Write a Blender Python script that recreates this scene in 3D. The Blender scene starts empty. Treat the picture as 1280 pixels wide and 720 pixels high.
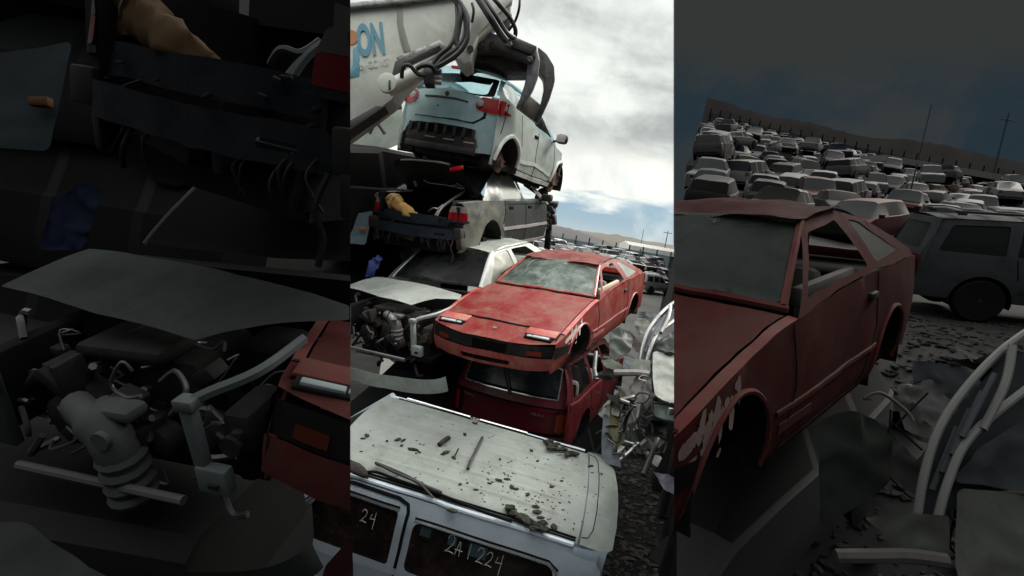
import bpy, bmesh, math, random
from mathutils import Vector, Matrix, noise, geometry
SC = bpy.context.scene
COL = SC.collection
R = math.radians
PI = math.pi

# ------------------------------------------------------------------ camera
F = 700.0                       # focal length in pixels of a 1280 wide picture
CAMZ = 4.1
ROLL, PIT = R(9.8), R(5.9)
def camera_basis():
    f = Vector((0, math.cos(PIT), -math.sin(PIT)))
    r0 = Vector((1, 0, 0)); u0 = r0.cross(f)
    # the scene leans clockwise: world up leans to the right in the picture
    x = r0 * math.cos(ROLL) + u0 * math.sin(ROLL)
    u = u0 * math.cos(ROLL) - r0 * math.sin(ROLL)
    return x, u, f
CX, CU, CF = camera_basis()
def cam_pt(X, Y, Z):            # camera axes: right, down, forward -> world
    return Vector((0, 0, CAMZ)) + CX * X - CU * Y + CF * Z
def P(px, py, d):               # photo pixel at depth d -> world
    return cam_pt((px - 640) / F * d, (py - 360) / F * d, d)
def frame(rv, t):               # pose of a car (x rearward, y its right, z up) given in camera axes
    th = math.sqrt(sum(a * a for a in rv)); k = [a / th for a in rv]
    c, s = math.cos(th), math.sin(th); v = 1 - c
    x, y, z = k
    M = ((c + x*x*v, x*y*v - z*s, x*z*v + y*s), (y*x*v + z*s, c + y*y*v, y*z*v - x*s), (z*x*v - y*s, z*y*v + x*s, c + z*z*v))
    W = Matrix.Identity(4)
    for j in range(3):
        w = CX * M[0][j] - CU * M[1][j] + CF * M[2][j]
        for i in range(3): W[i][j] = w[i]
    o = cam_pt(*t)
    for i in range(3): W[i][3] = o[i]
    return W
def yaw_frame(loc, yaw, pitch=0, roll=0):
    return Matrix.Translation(Vector(loc)) @ Matrix.Rotation(yaw, 4, 'Z') @ Matrix.Rotation(pitch, 4, 'Y') @ Matrix.Rotation(roll, 4, 'X')

# ------------------------------------------------------------------ materials
MATS = {}
def mat(name, base, rough=.5, metal=0., spec=.5, dirt=None, bump=0., bscale=30., var=.12, vscale=2.5, coat=0., alpha=1., fade=None, trans=0.):
    """dirt=(colour, amount, scale); fade=(colour, amount, scale, stretch)"""
    if name in MATS: return MATS[name]
    m = bpy.data.materials.new(name); m.use_nodes = True
    nt = m.node_tree; N = nt.nodes; L = nt.links
    b = N['Principled BSDF']
    b.inputs['Roughness'].default_value = rough
    b.inputs['Metallic'].default_value = metal
    b.inputs['Specular IOR Level'].default_value = spec
    b.inputs['Coat Weight'].default_value = coat
    b.inputs['Coat Roughness'].default_value = .12
    b.inputs['Transmission Weight'].default_value = trans
    b.inputs['Alpha'].default_value = alpha
    tc = N.new('ShaderNodeTexCoord')
    def noise_(scale, detail=5, rough_=.6, dist=0., vec=None):
        n = N.new('ShaderNodeTexNoise'); n.inputs['Scale'].default_value = scale
        n.inputs['Detail'].default_value = detail; n.inputs['Roughness'].default_value = rough_
        n.inputs['Distortion'].default_value = dist
        L.new(vec or tc.outputs['Object'], n.inputs['Vector']); return n
    def ramp(src, a, c):
        r = N.new('ShaderNodeMapRange'); r.inputs[1].default_value = a; r.inputs[2].default_value = c
        L.new(src, r.inputs[0]); return r.outputs[0]
    def mix(fac, A, B, mode='MIX'):
        x = N.new('ShaderNodeMix'); x.data_type = 'RGBA'; x.blend_type = mode
        if isinstance(fac, float): x.inputs[0].default_value = fac
        else: L.new(fac, x.inputs[0])
        for s, v in ((6, A), (7, B)):
            if isinstance(v, tuple): x.inputs[s].default_value = (*v, 1)
            else: L.new(v, x.inputs[s])
        return x.outputs[2]
    if base == 'OBJ':
        oi = N.new('ShaderNodeObjectInfo'); col = oi.outputs['Color']
    else: col = tuple(base)
    n1 = noise_(vscale, 6, .65)
    if base != 'OBJ':
        lo = tuple(c * (1 - var) for c in base); hi = tuple(min(1, c * (1 + var)) for c in base)
        col = mix(ramp(n1.outputs[0], .3, .7), lo, hi)
    if fade:
        n4 = noise_(fade[2], 8, .7, .6)
        f = N.new('ShaderNodeMath'); f.operation = 'MULTIPLY'; f.inputs[1].default_value = fade[1]
        L.new(ramp(n4.outputs[0], .38, .62), f.inputs[0])
        col = mix(f.outputs[0], col, tuple(fade[0]))
    rsock = None
    if dirt:
        n2 = noise_(dirt[2], 9, .72, .3)
        f = N.new('ShaderNodeMath'); f.operation = 'MULTIPLY'; f.inputs[1].default_value = dirt[1]
        L.new(ramp(n2.outputs[0], .46, .68), f.inputs[0])
        col = mix(f.outputs[0], col, tuple(dirt[0]))
        rr = N.new('ShaderNodeMapRange'); rr.inputs[3].default_value = rough; rr.inputs[4].default_value = min(1, rough + .35)
        L.new(f.outputs[0], rr.inputs[0]); L.new(rr.outputs[0], b.inputs['Roughness'])
    if isinstance(col, tuple): b.inputs['Base Color'].default_value = (*col, 1)
    else: L.new(col, b.inputs['Base Color'])
    if bump:
        n3 = noise_(bscale, 6, .6); bp = N.new('ShaderNodeBump'); bp.inputs['Strength'].default_value = bump
        bp.inputs['Distance'].default_value = .02
        L.new(n3.outputs[0], bp.inputs['Height']); L.new(bp.outputs[0], b.inputs['Normal'])
    m['_base'] = name
    MATS[name] = m
    return m

# ------------------------------------------------------------------ objects
def tag(o, label=None, cat=None, group=None, kind=None):
    if label: o['label'] = label
    if cat: o['category'] = cat
    if group: o['group'] = group
    if kind: o['kind'] = kind
    return o
def empty(name, M, label=None, cat=None, group=None):
    o = bpy.data.objects.new(name, None); COL.objects.link(o); o.matrix_world = M
    o.empty_display_size = .2
    return tag(o, label, cat, group)
def link(name, bm, m, parent=None, smooth=True, ang=40):
    me = bpy.data.meshes.new(name)
    bmesh.ops.recalc_face_normals(bm, faces=bm.faces) if False else None
    bm.to_mesh(me); bm.free()
    for x in (m if isinstance(m, (list, tuple)) else [m]): me.materials.append(x)
    if smooth:
        for p in me.polygons: p.use_smooth = True
        try: me.set_sharp_from_angle(angle=R(ang))
        except Exception: pass
    o = bpy.data.objects.new(name, me); COL.objects.link(o)
    if parent: o.parent = parent
    return o
def copy_tree(o, M, label, group=None, color=None):
    c = o.copy(); COL.objects.link(c); c.matrix_world = M
    if label: c['label'] = label
    if group: c['group'] = group
    if color: c.color = color
    for ch in o.children:
        d = ch.copy(); COL.objects.link(d); d.parent = c
        if color: d.color = color
        for g in ch.children:
            e = g.copy(); COL.objects.link(e); e.parent = d
    return c

# ------------------------------------------------------------------ shapes
def B(): return bmesh.new()
def box(bm, c, s, M=None, bev=0.):
    r = bmesh.ops.create_cube(bm, size=1)
    vs = r['verts']
    for v in vs: v.co = Vector((v.co.x * s[0], v.co.y * s[1], v.co.z * s[2]))
    if bev:
        es = list({e for v in vs for e in v.link_edges})
        rr = bmesh.ops.bevel(bm, geom=es, offset=bev, segments=2, affect='EDGES', profile=.5)
        vs = list({v for f in rr['faces'] for v in f.verts} | {v for v in vs if v.is_valid})
    for v in vs:
        v.co = (M @ v.co if M else v.co) + Vector(c)
    return vs
def tube(bm, pts, r, n=8, cap=True):
    pts = [Vector(p) for p in pts]; rings = []
    rs = r if isinstance(r, (list, tuple)) else [r] * len(pts)
    up = None
    for i, p in enumerate(pts):
        t = (pts[min(i + 1, len(pts) - 1)] - pts[max(i - 1, 0)]).normalized()
        if up is None: up = t.orthogonal().normalized()
        else: up = (up - t * up.dot(t)); up = up.normalized() if up.length > 1e-6 else t.orthogonal().normalized()
        w = t.cross(up)
        rings.append([bm.verts.new(p + (up * math.cos(2*PI*k/n) + w * math.sin(2*PI*k/n)) * rs[i]) for k in range(n)])
    for a, b in zip(rings, rings[1:]):
        for k in range(n): bm.faces.new((a[k], a[(k+1) % n], b[(k+1) % n], b[k]))
    if cap:
        bm.faces.new(rings[0][::-1]); bm.faces.new(rings[-1])
def smooth_path(pts, k=6):
    pts = [Vector(p) for p in pts]; out = []
    for i in range(len(pts) - 1):
        p0, p1, p2, p3 = pts[max(i-1, 0)], pts[i], pts[i+1], pts[min(i+2, len(pts)-1)]
        for j in range(k):
            t = j / k
            out.append(.5 * ((2*p1) + (p2-p0)*t + (2*p0-5*p1+4*p2-p3)*t*t + (3*p1-p0-3*p2+p3)*t**3))
    out.append(pts[-1]); return out
def lathe(bm, prof, o, ax, n=24):
    """prof: (distance along axis, radius)"""
    ax = Vector(ax).normalized(); u = ax.orthogonal().normalized(); w = ax.cross(u); rings = []
    for d, r in prof:
        c = Vector(o) + ax * d
        rings.append([bm.verts.new(c + (u * math.cos(2*PI*k/n) + w * math.sin(2*PI*k/n)) * max(r, 1e-4)) for k in range(n)])
    for a, b in zip(rings, rings[1:]):
        for k in range(n): bm.faces.new((a[k], a[(k+1) % n], b[(k+1) % n], b[k]))
    bm.faces.new(rings[0][::-1]); bm.faces.new(rings[-1])
def prism(bm, front, off, bev=0.):
    """front: ring of 3D points; off: vector (or list of vectors) to the back face"""
    fr = [bm.verts.new(Vector(p)) for p in front]
    bk = [bm.verts.new(Vector(p) + (off if isinstance(off, Vector) else off[i])) for i, p in enumerate(front)]
    fs = [bm.faces.new(fr), bm.faces.new(bk[::-1])]
    n = len(fr)
    for i in range(n): fs.append(bm.faces.new((fr[i], bk[i], bk[(i+1) % n], fr[(i+1) % n])))
    bmesh.ops.recalc_face_normals(bm, faces=fs)
    if bev:
        es = list({e for f in fs for e in f.edges})
        bmesh.ops.bevel(bm, geom=es, offset=bev, segments=2, affect='EDGES', profile=.5)
def pip(x, y, poly):
    c = False; n = len(poly); j = n - 1
    for i in range(n):
        xi, yi = poly[i]; xj, yj = poly[j]
        if (yi > y) != (yj > y) and x < (xj - xi) * (y - yi) / (yj - yi) + xi: c = not c
        j = i
    return c
def dense(poly, g, closed=True):
    out = []; n = len(poly)
    for i in range(n if closed else n - 1):
        a, b = poly[i], poly[(i+1) % n]
        k = max(1, int(math.hypot(b[0]-a[0], b[1]-a[1]) / g + .5))
        out += [(a[0] + (b[0]-a[0]) * j / k, a[1] + (b[1]-a[1]) * j / k) for j in range(k)]
    if not closed: out.append(poly[-1])
    return out
def rnd(poly, r=.05, k=4):
    """round the corners of a 2D polygon"""
    out = []; n = len(poly)
    for i in range(n):
        p0, p1, p2 = Vector(poly[i-1]), Vector(poly[i]), Vector(poly[(i+1) % n])
        a, b = p0 - p1, p2 - p1
        d = min(r, a.length * .45, b.length * .45)
        s, e = p1 + a.normalized() * d, p1 + b.normalized() * d
        for j in range(k + 1):
            t = j / k; q = s * (1-t)**2 + p1 * 2*t*(1-t) + e * t*t
            out.append((q.x, q.y))
    return out
def sheet(outline, holes=(), f=None, g=.07, th=.012, bm=None):
    """constrained triangulation of a 2D outline with holes, mapped to 3D by f and thickened"""
    loops = [dense(outline, g)] + [dense(h, g) for h in holes]
    vs = []; es = []
    for lp in loops:
        s = len(vs); vs += [Vector(p) for p in lp]
        es += [(s + i, s + (i+1) % len(lp)) for i in range(len(lp))]
    nb = len(vs)
    xs = [p[0] for p in outline]; ys = [p[1] for p in outline]
    bx = [(v.x, v.y) for v in vs]
    ny = int((max(ys) - min(ys)) / g) + 1; nx = int((max(xs) - min(xs)) / g) + 1
    cell = {}
    for q in bx: cell.setdefault((int(q[0] // g), int(q[1] // g)), []).append(q)
    for i in range(nx + 1):
        for j in range(ny + 1):
            x = min(xs) + i * g + (g * .5 if j % 2 else 0); y = min(ys) + j * g
            if not pip(x, y, loops[0]) or any(pip(x, y, h) for h in loops[1:]): continue
            ci, cj = int(x // g), int(y // g); ok = True
            for a in (-1, 0, 1):
                for b in (-1, 0, 1):
                    for q in cell.get((ci+a, cj+b), ()):
                        if (q[0]-x)**2 + (q[1]-y)**2 < (.45*g)**2: ok = False
            if ok: vs.append(Vector((x, y)))
    r = geometry.delaunay_2d_cdt(vs, es, [], 0, 1e-5)
    V, T = r[0], r[2]
    own = bm is None
    if own: bm = bmesh.new()
    bv = [bm.verts.new(Vector(f(v.x, v.y))) for v in V]
    fs = []
    for t in T:
        cx = sum(V[i].x for i in t) / 3; cy = sum(V[i].y for i in t) / 3
        if pip(cx, cy, loops[0]) and not any(pip(cx, cy, h) for h in loops[1:]):
            try: fs.append(bm.faces.new([bv[i] for i in t]))
            except ValueError: pass
    for v in bv:
        if not v.link_faces: bm.verts.remove(v)
    if th:
        bmesh.ops.solidify(bm, geom=fs, thickness=th)
    return bm
def ribbon(bm, pts2, f, w=.008, lift=.004, g=.05):
    """thin dark strip lying on a mapped surface, for panel gaps and trim"""
    pts = dense(pts2, g, False); e = 1e-3; prev = None
    for i, (x, y) in enumerate(pts):
        a = pts[max(i-1, 0)]; b = pts[min(i+1, len(pts)-1)]
        p = Vector(f(x, y)); t = (Vector(f(*b)) - Vector(f(*a))).normalized()
        n = (Vector(f(x+e, y)) - p).cross(Vector(f(x, y+e)) - p).normalized()
        s = n.cross(t).normalized()
        q = [bm.verts.new(p + s*w/2 + n*lift), bm.verts.new(p - s*w/2 + n*lift), bm.verts.new(p - s*w/2 - n*lift), bm.verts.new(p + s*w/2 - n*lift)]
        if prev:
            for k in range(4): bm.faces.new((prev[k], prev[(k+1) % 4], q[(k+1) % 4], q[k]))
        prev = q
def interp(tab, x):
    if x <= tab[0][0]: return tab[0][1]
    if x >= tab[-1][0]: return tab[-1][1]
    for i in range(len(tab) - 1):
        if tab[i][0] <= x <= tab[i+1][0]:
            x0, y0 = tab[i]; x1, y1 = tab[i+1]; h = x1 - x0
            if h < 1e-9: return y1
            d = (y1 - y0) / h
            def sl(k):
                if k <= 0 or k >= len(tab) - 1: return d
                a = (tab[k][1]-tab[k-1][1]) / max(1e-9, tab[k][0]-tab[k-1][0]); b = (tab[k+1][1]-tab[k][1]) / max(1e-9, tab[k+1][0]-tab[k][0])
                return 0 if a * b <= 0 else 2*a*b/(a+b)
            m0, m1 = sl(i), sl(i+1); t = (x - x0) / h
            return (2*t**3-3*t*t+1)*y0 + (t**3-2*t*t+t)*h*m0 + (-2*t**3+3*t*t)*y1 + (t**3-t*t)*h*m1
def lerp(a, b, t): return a + (b - a) * t

# ------------------------------------------------------------------ car kit
class Car:
    """x runs rearward from the nose, y to the car's right, z up"""
    def __init__(s, name, label, cat, M, hw, sec, ztop, S=(1, 1, 1), dent=.01, seed=0, cuts=(), group=None):
        s.root = empty(name, M, label, cat, group); s.M = M; s.Mi = M.inverted()
        s.hw, s.sec, s.zt, s.S = hw, sec, ztop, S
        s.dent, s.seed, s.cuts = dent, Vector((seed*7.3, seed*3.1, seed*1.7)), cuts
    def side(s, sg, out=0.):
        return lambda x, z: (x, sg * (interp(s.hw, x) * interp(s.sec, z) + out), z)
    def ytop(s, x): return interp(s.hw, x) * interp(s.sec, interp(s.zt, x))
    def deck(s, crown=.03, lift=0.):
        def f(x, v):
            return (x, v * s.ytop(x), interp(s.zt, x) + crown * (1 - v*v) + lift)
        return f
    def add(s, name, bm, m, parent=None, smooth=True, dent=None, ang=40, cut=True):
        d = s.dent if dent is None else dent
        for v in bm.verts:
            if d:
                q = v.co * 2.1 + s.seed
                n = noise.noise_vector(q) + .5 * noise.noise_vector(q * 2.7)
                v.co += n * d
            v.co = Vector((v.co.x * s.S[0], v.co.y * s.S[1], v.co.z * s.S[2]))
        if cut:
            for co, no in s.cuts:
                r = bmesh.ops.bisect_plane(bm, geom=bm.verts[:] + bm.edges[:] + bm.faces[:], dist=1e-5,
                                           plane_co=s.Mi @ co, plane_no=(s.Mi.to_3x3() @ no), clear_outer=True)
                ce = [g for g in r['geom_cut'] if isinstance(g, bmesh.types.BMEdge) and g.is_boundary]
                if ce:
                    try: bmesh.ops.holes_fill(bm, edges=ce, sides=0)
                    except Exception: pass
            if not bm.faces:
                bm.free(); return None
        return link(name, bm, m, parent or s.root, smooth, ang)
    def local(s, px, py, axis, val):
        """where the line of sight through a photo pixel meets the plane local[axis] = val (unscaled coordinates)"""
        o = s.Mi @ Vector((0, 0, CAMZ)); d = (s.Mi @ P(px, py, 5)) - o
        o = Vector([o[i] / s.S[i] for i in range(3)]); d = Vector([d[i] / s.S[i] for i in range(3)])
        t = (val - o[axis]) / d[axis]; return o + d * t
    # -- pieces
    def side_outline(s, x0, x1, zb, arches, top=None, n=14, front=(), rear=()):
        """lower body outline in (x, z): sill with wheel arches, rear edge, shoulder line, front edge"""
        o = []; x = x0
        o.append((x0, zb))
        for xc, zc, r in arches:
            dz = zb - zc
            h = math.sqrt(max(0, r*r - dz*dz)); a0 = math.atan2(dz, -h); a1 = math.atan2(dz, h)
            if a0 < 0: a0 += 2*PI
            for k in range(n + 1):
                a = a0 + (a1 - a0) * k / n
                px = xc + r*math.cos(a)
                if x0 < px < x1: o.append((px, zc + r*math.sin(a)))
        o.append((x1, zb)); o += list(rear)
        m = 20
        for k in range(m + 1):
            xx = x1 + (x0 - x1) * k / m
            o.append((xx, (top(xx) if top else interp(s.zt, xx))))
        o += list(front)
        # drop duplicates
        q = []
        for p in o:
            if not q or math.hypot(p[0]-q[-1][0], p[1]-q[-1][1]) > .012: q.append(p)
        return q
    def gh(s, sg, zb, zr, tumble, curve=.02, yb=None):
        """greenhouse side: leans inward from belt zb to roof zr by tumble"""
        def f(x, z):
            t = (z - zb) / (zr - zb)
            y = (yb if yb else s.ytop(x)) - tumble * t + curve * 4 * t * (1 - t)
            return (x, sg * y, z)
        return f
    def well(s, xc, zc, r, depth=.28, mm=None):
        for sg in (-1, 1):
            bm = B(); y0 = interp(s.hw, xc) * .985
            lathe(bm, [(-.0, r * .99), (.005, r * 1.01), (depth, r * 1.0), (depth + .01, .02)], (xc, sg * y0, zc), (0, -sg, 0), 28)
            # open outer end
            bm.faces.ensure_lookup_table()
            bmesh.ops.delete(bm, geom=[f for f in bm.faces if len(f.verts) > 4 and abs(f.calc_center_median().y - sg * y0) < .02], context='FACES_ONLY')
            bmesh.ops.bisect_plane(bm, geom=bm.verts[:] + bm.edges[:] + bm.faces[:], plane_co=(xc, 0, zc - r*.25), plane_no=(0, 0, -1), clear_outer=True)
            s.add('wheel_well', bm, mm, dent=0)
# ------------------------------------------------------------------ shared materials
DUST = (.30, .27, .22)
M_black = mat('black_plastic', (.014, .015, .016), .55, dirt=((.09, .085, .075), .6, 5))
M_under = mat('oily_underside', (.018, .016, .015), .75, dirt=((.07, .045, .03), .8, 6), bump=.4, bscale=25)
M_well = mat('wheel_well_lining', (.016, .018, .016), .85, dirt=((.05, .05, .04), .5, 5))
M_dark = mat('dark_cabin', (.012, .012, .013), .85, spec=.2)
M_gap = mat('panel_gap', (.006, .006, .006), .8, spec=.1)
M_rust = mat('rusty_iron', (.13, .055, .03), .85, dirt=((.05, .03, .02), .8, 12), bump=.5, bscale=40)
M_alu = mat('cast_aluminium', (.38, .38, .37), .45, .75, dirt=((.08, .07, .06), .8, 10), bump=.4, bscale=40)
M_steel = mat('bare_steel', (.34, .34, .33), .4, .8, dirt=((.12, .10, .08), .7, 8))
M_chrome = mat('chrome_trim', (.75, .76, .76), .22, .9, dirt=((.2, .2, .18), .4, 9))
M_glassd = mat('dark_window_glass', (.012, .014, .015), .12, spec=.6, dirt=((.10, .10, .09), .35, 6))
M_glassd2 = mat('smoky_windshield_glass', (.014, .016, .017), .25, spec=.35, dirt=((.05, .055, .05), .5, 2.2))
M_crack = mat('crazed_windshield_glass', (.17, .23, .20), .32, spec=.5, dirt=((.62, .68, .62), .85, 3.6), bump=.5, bscale=16, var=.35, vscale=5)
M_clear = mat('pale_side_glass', (.50, .56, .52), .3, dirt=((.62, .62, .55), .6, 4))  # pale patchy colour for side windows
M_vanglass = mat('brown_reflection_glass', (.016, .012, .011), .14, spec=.6, dirt=((.085, .05, .04), .7, 2.6))  # reddish window reflections put into the glass as brown patches
M_mossglass = mat('mossy_side_glass', (.22, .25, .19), .3, dirt=((.42, .43, .33), .8, 3.5))
M_lens = mat('clear_lamp_lens', (.42, .52, .50), .12, spec=.8, dirt=((.75, .78, .75), .5, 12))
M_redlens = mat('red_lamp_lens', (.50, .012, .016), .18, spec=.6, var=.25)
M_greylens = mat('frosted_lamp_lens', (.42, .38, .38), .3)
M_amber = mat('amber_lamp_lens', (.55, .14, .015), .25)
M_amberdk = mat('dull_orange_lens', (.28, .05, .02), .35)
M_tan = mat('tan_canvas', (.48, .29, .09), .85, bump=.4, bscale=35, var=.2)
M_cream = mat('cream_lining', (.55, .48, .36), .9)
M_seat = mat('grey_seat_cloth', (.22, .22, .21), .9, bump=.3, bscale=50)
M_rubber = mat('hose_rubber', (.013, .013, .015), .45)
M_red = mat('sunfaded_red_paint', (.44, .030, .034), .40, spec=.4, coat=.15, fade=((.50, .16, .14), .7, 1.9), dirt=((.46, .30, .21), .75, 5.5), bump=.12, bscale=7)
M_redroof = mat('bleached_red_roof_paint', (.42, .115, .10), .6, fade=((.30, .06, .055), .8, 3), dirt=((.52, .27, .22), .7, 7), bump=.15, bscale=9)
M_maroon = mat('maroon_paint', (.17, .012, .022), .4, coat=.2, dirt=((.19, .07, .06), .5, 4))
M_white = mat('grubby_white_paint', (.72, .77, .73), .45, coat=.15, dirt=((.38, .37, .31), .55, 4.5))
M_vanroof = mat('moss_stained_white_roof', (.48, .53, .495), .5, dirt=((.30, .31, .27), .6, 3.6), bump=.06, bscale=12)
M_vanside = mat('van_side_white_paint', (.60, .69, .78), .3, coat=.3, dirt=((.4, .4, .36), .3, 5))
M_skypale = mat('sky_tinted_pale_paint', (.56, .74, .78), .35, coat=.3, dirt=((.55, .55, .48), .35, 3.5))  # pale paint with the sky's blue reflection put into the colour
M_sidepale = mat('pale_side_paint', (.74, .80, .76), .35, coat=.3, dirt=((.45, .45, .38), .4, 4))  # lighter copy of the same pale paint for the sides
M_green = mat('dark_grey_green_paint', (.27, .29, .28), .22, .5, coat=.5, dirt=((.34, .32, .27), .25, 2.5), var=.08)
M_quarter = mat('dust_streaked_quarter_paint', (.30, .32, .30), .34, .3, dirt=((.66, .60, .46), .65, 5), coat=.2)
M_bluegrey = mat('blue_grey_primer', (.055, .072, .10), .5, .2, dirt=((.02, .02, .025), .7, 5))

M_scuff = mat('bare_primer_scuff', (.72, .62, .58), .5)
def seats(c, xs, zf=.28, m=None, h=.62, parent=None):
    for x in xs:
        for y in (-.36, .36):
            bm = B()
            box(bm, (x, y, zf + .1), (.5, .48, .2), bev=.06)
            box(bm, (x + .3, y, zf + .1 + h/2), (.16, .48, h), Matrix.Rotation(.2, 3, 'Y'), .06)
            box(bm, (x + .42, y, zf + h + .24), (.1, .24, .18), bev=.04)
            c.add('seat', bm, m or M_seat, dent=0)

# ------------------------------------------------------------------ red coupe
def coupe(M, S, label, paint, roofp, cuts=(), dent=.012, glass=None, clear=None, blk=None, lens=None, amber=None, gap=None, group=None, cat='car', name='red_coupe', grime=None, seatm=None, inner=None, scuff=None):
    glass = glass or M_crack; clear = clear or M_clear; blk = blk or M_black; lens = lens or M_lens; amber = amber or M_amberdk
    inner = inner or M_dark
    c = Car(name, label, cat, M, [(0, .62), (.12, .74), (.3, .80), (.9, .845), (2.2, .85), (3.3, .845), (4.0, .80), (4.4, .70)],
            [(.15, .9), (.22, .93), (.38, .985), (.55, 1.0), (.75, .985), (.95, .95)],
            [(.10, .555), (.25, .60), (.42, .655), (.9, .775), (1.5, .865), (2.2, .90), (3.0, .925), (3.8, .90), (4.3, .85)], S, dent, 3, cuts, group)
    x0 = lambda v: .09 + .15 * abs(v)**3
    arches = [(.9, .31, .37), (3.25, .31, .36)]
    for sg in (-1, 1):
        bm = B()
        o = c.side_outline(.245, 4.28, .23, arches, front=[(.24, .58), (.20, .40)])
        sheet(o, (), c.side(sg), .075, .012 * -sg, bm)
        sheet([(.43, .935*sg), (1.52, .935*sg), (1.52, sg), (.43, sg)], (), c.deck(.022), .07, 0, bm)
        # flared lip round the arches
        for xc, zc, r in arches:
            pts = []
            for k in range(25):
                a = PI * (-.05 + 1.1 * k / 24)
                x, z = xc + (r-.005)*math.cos(a), zc + (r-.005)*math.sin(a)
                pts.append(c.side(sg, .004)(x, z))
            tube(bm, pts, .014, 6)
        c.add('body_side', bm, paint)
        bm = B(); f = c.side(sg)
        for l in ([(1.46, .85), (1.50, .55), (1.42, .26)], [(2.87, .91), (2.86, .6), (2.74, .45), (2.70, .27)], [(1.42, .27), (2.70, .27)], [(.55, .66), (.62, .5)]):
            ribbon(bm, l, f, .012)
        c.add('panel_seam', bm, gap or M_gap)
        bm = B(); ribbon(bm, [(1.30, .49), (2.86, .49)], f, .022, .012); ribbon(bm, [(1.36, .40), (1.75, .40)], f, .05, .006)
        c.add('side_moulding', bm, grime or M_redroof)
        bm = B(); box(bm, Vector(f(2.70, .80)) + Vector((0, sg*.012, 0)), (.13, .03, .045), bev=.01); c.add('door_handle', bm, blk, dent=0)
        # greenhouse
        g = c.gh(sg, .87, 1.22, .255, .02)
        bm = sheet([(1.50, .865), (1.75, 1.0), (2.12, 1.205), (2.45, 1.245), (2.80, 1.245), (3.3, 1.16), (3.95, .94), (3.95, .89), (3.0, .922), (2.2, .898)],
                   [rnd([(1.70, .925), (2.16, 1.17), (2.70, 1.20), (2.80, .945)], .03), rnd([(2.97, .955), (2.93, 1.19), (3.10, 1.165), (3.58, .975)], .03)], g, .06, .02*-sg)
        c.add('window_frame', bm, paint)
        bm = sheet(rnd([(2.96, .95), (2.92, 1.195), (3.11, 1.17), (3.6, .97)], .03), (), c.gh(sg, .87, 1.22, .265, .02), .1, .004*sg)
        c.add('quarter_window', bm, clear)
        # white strip of door lining seen through the window
        bm = B(); box(bm, (2.25, sg*.70, .90), (.9, .06, .10), bev=.02); c.add('door_lining', bm, M_cream if seatm is None else seatm, dent=0)
    # nose between bumper and hood, with the headlamp lids' outline
    vs = [-1 + 2*i/24 for i in range(25)]
    bm = sheet([(x0(v), v) for v in vs] + [(.425, .999), (.425, -.999)], (), c.deck(.012), .06, -.01)
    c.add('nose_panel', bm, paint)
    bm = sheet([(.44, -.925), (1.0, -.925), (1.49, -.925)] + [(1.49 - .05*(1-v*v), v) for v in [-.9+.15*i for i in range(13)]] + [(1.49, .925), (.44, .925)], (), c.deck(.03), .07, -.01)
    c.add('hood', bm, paint, dent=.02)
    bm = B(); f = c.deck(.014, .002)
    ribbon(bm, [(.432, -.99), (.432, .99)], f, .016)
    for sg in (-1, 1):
        ribbon(bm, [(.45, sg*.50), (.27, sg*.50)], f, .012); ribbon(bm, [(.432, sg*.93), (.30, sg*.95)], f, .012)
    c.add('panel_seam', bm, gap or M_gap)
    for sg in (-1, 1):       # half-open lamp lids: black slot with a glass lens
        n = Vector((-.5, 0, .86)).normalized()
        rotm = Matrix.Rotation(R(-24), 3, 'Y')
        bm = B(); box(bm, (.262, sg*.565, .615), (.075, .33, .035), rotm, .008); h = c.add('headlight', bm, gap or M_gap, dent=0)
        bm = B(); box(bm, (.248, sg*.60 , .628), (.035, .20, .03), rotm, .006); box(bm, (.252, sg*.46, .628), (.03, .06, .02), rotm, .005)
        c.add('lens', bm, lens, h, dent=0)
        bm = B(); box(bm, (.35, sg*.57, .658), (.135, .37, .022), Matrix.Rotation(R(-17), 3, 'Y'), .008); c.add('headlight_lid', bm, paint, dent=0)
    bm = B(); lathe(bm, [(0, .028), (.012, .026), (.014, .01)], (.285, .0, .625), (-.3, 0, .95), 5); c.add('emblem', bm, M_steel, dent=0)
    # bumper
    fx = lambda z0: (lambda y, z: (.085 + .16*abs(y/.8)**3 + .10*max(0, .5-z)*0 + z0, y, z))
    bm = sheet([(-.775, .425), (.775, .425), (.775, .558), (-.775, .558)], (), fx(0), .06, .03)
    for sg in (-1, 1): sheet([(.215, .425), (.53, .435), (.55, .53), (.215, .558)], (), c.side(sg, .014), .06, .03*-sg, bm)
    bp = c.add('front_bumper', bm, blk, dent=.006)
    bm = sheet([(-.26, .435), (.16, .435), (.16, .535), (-.26, .535)], (), fx(-.012), .08, .008); c.add('licence_recess', bm, gap or M_gap, bp, dent=.006)
    for sg in (-1, 1):
        bm = sheet([(sg*.50, .445), (sg*.66, .445), (sg*.66, .50), (sg*.50, .50)], (), fx(-.014), .06, .02*sg); c.add('turn_signal', bm, amber, bp, dent=.006)
    lip = lambda y, z: (.075 + .16*abs(y/.8)**3 + .25*max(0, .36-z), y, z)
    bm = sheet([(-.76, .28), (-.5, .25), (.5, .25), (.76, .28), (.79, .42), (-.79, .42)], [rnd([(-.3, .29), (.3, .29), (.32, .345), (-.32, .345)], .02)], lip, .06, .02)
    c.add('front_valance', bm, paint)
    # glass and roof
    ws = lambda u, t: (lerp(1.47 + .12*u*u, 2.10 + .08*u*u, t), u*lerp(.74, .57, t), lerp(.885, 1.215, t) + .03*(1-u*u) + .02*math.sin(PI*t))
    bm = sheet(rnd([(-.94, .03), (.94, .03), (.93, .97), (-.93, .97)], .05), (), ws, .09, .006); c.add('windshield', bm, glass, dent=.02)
    bm = B(); rk = random.Random(6)
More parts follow.
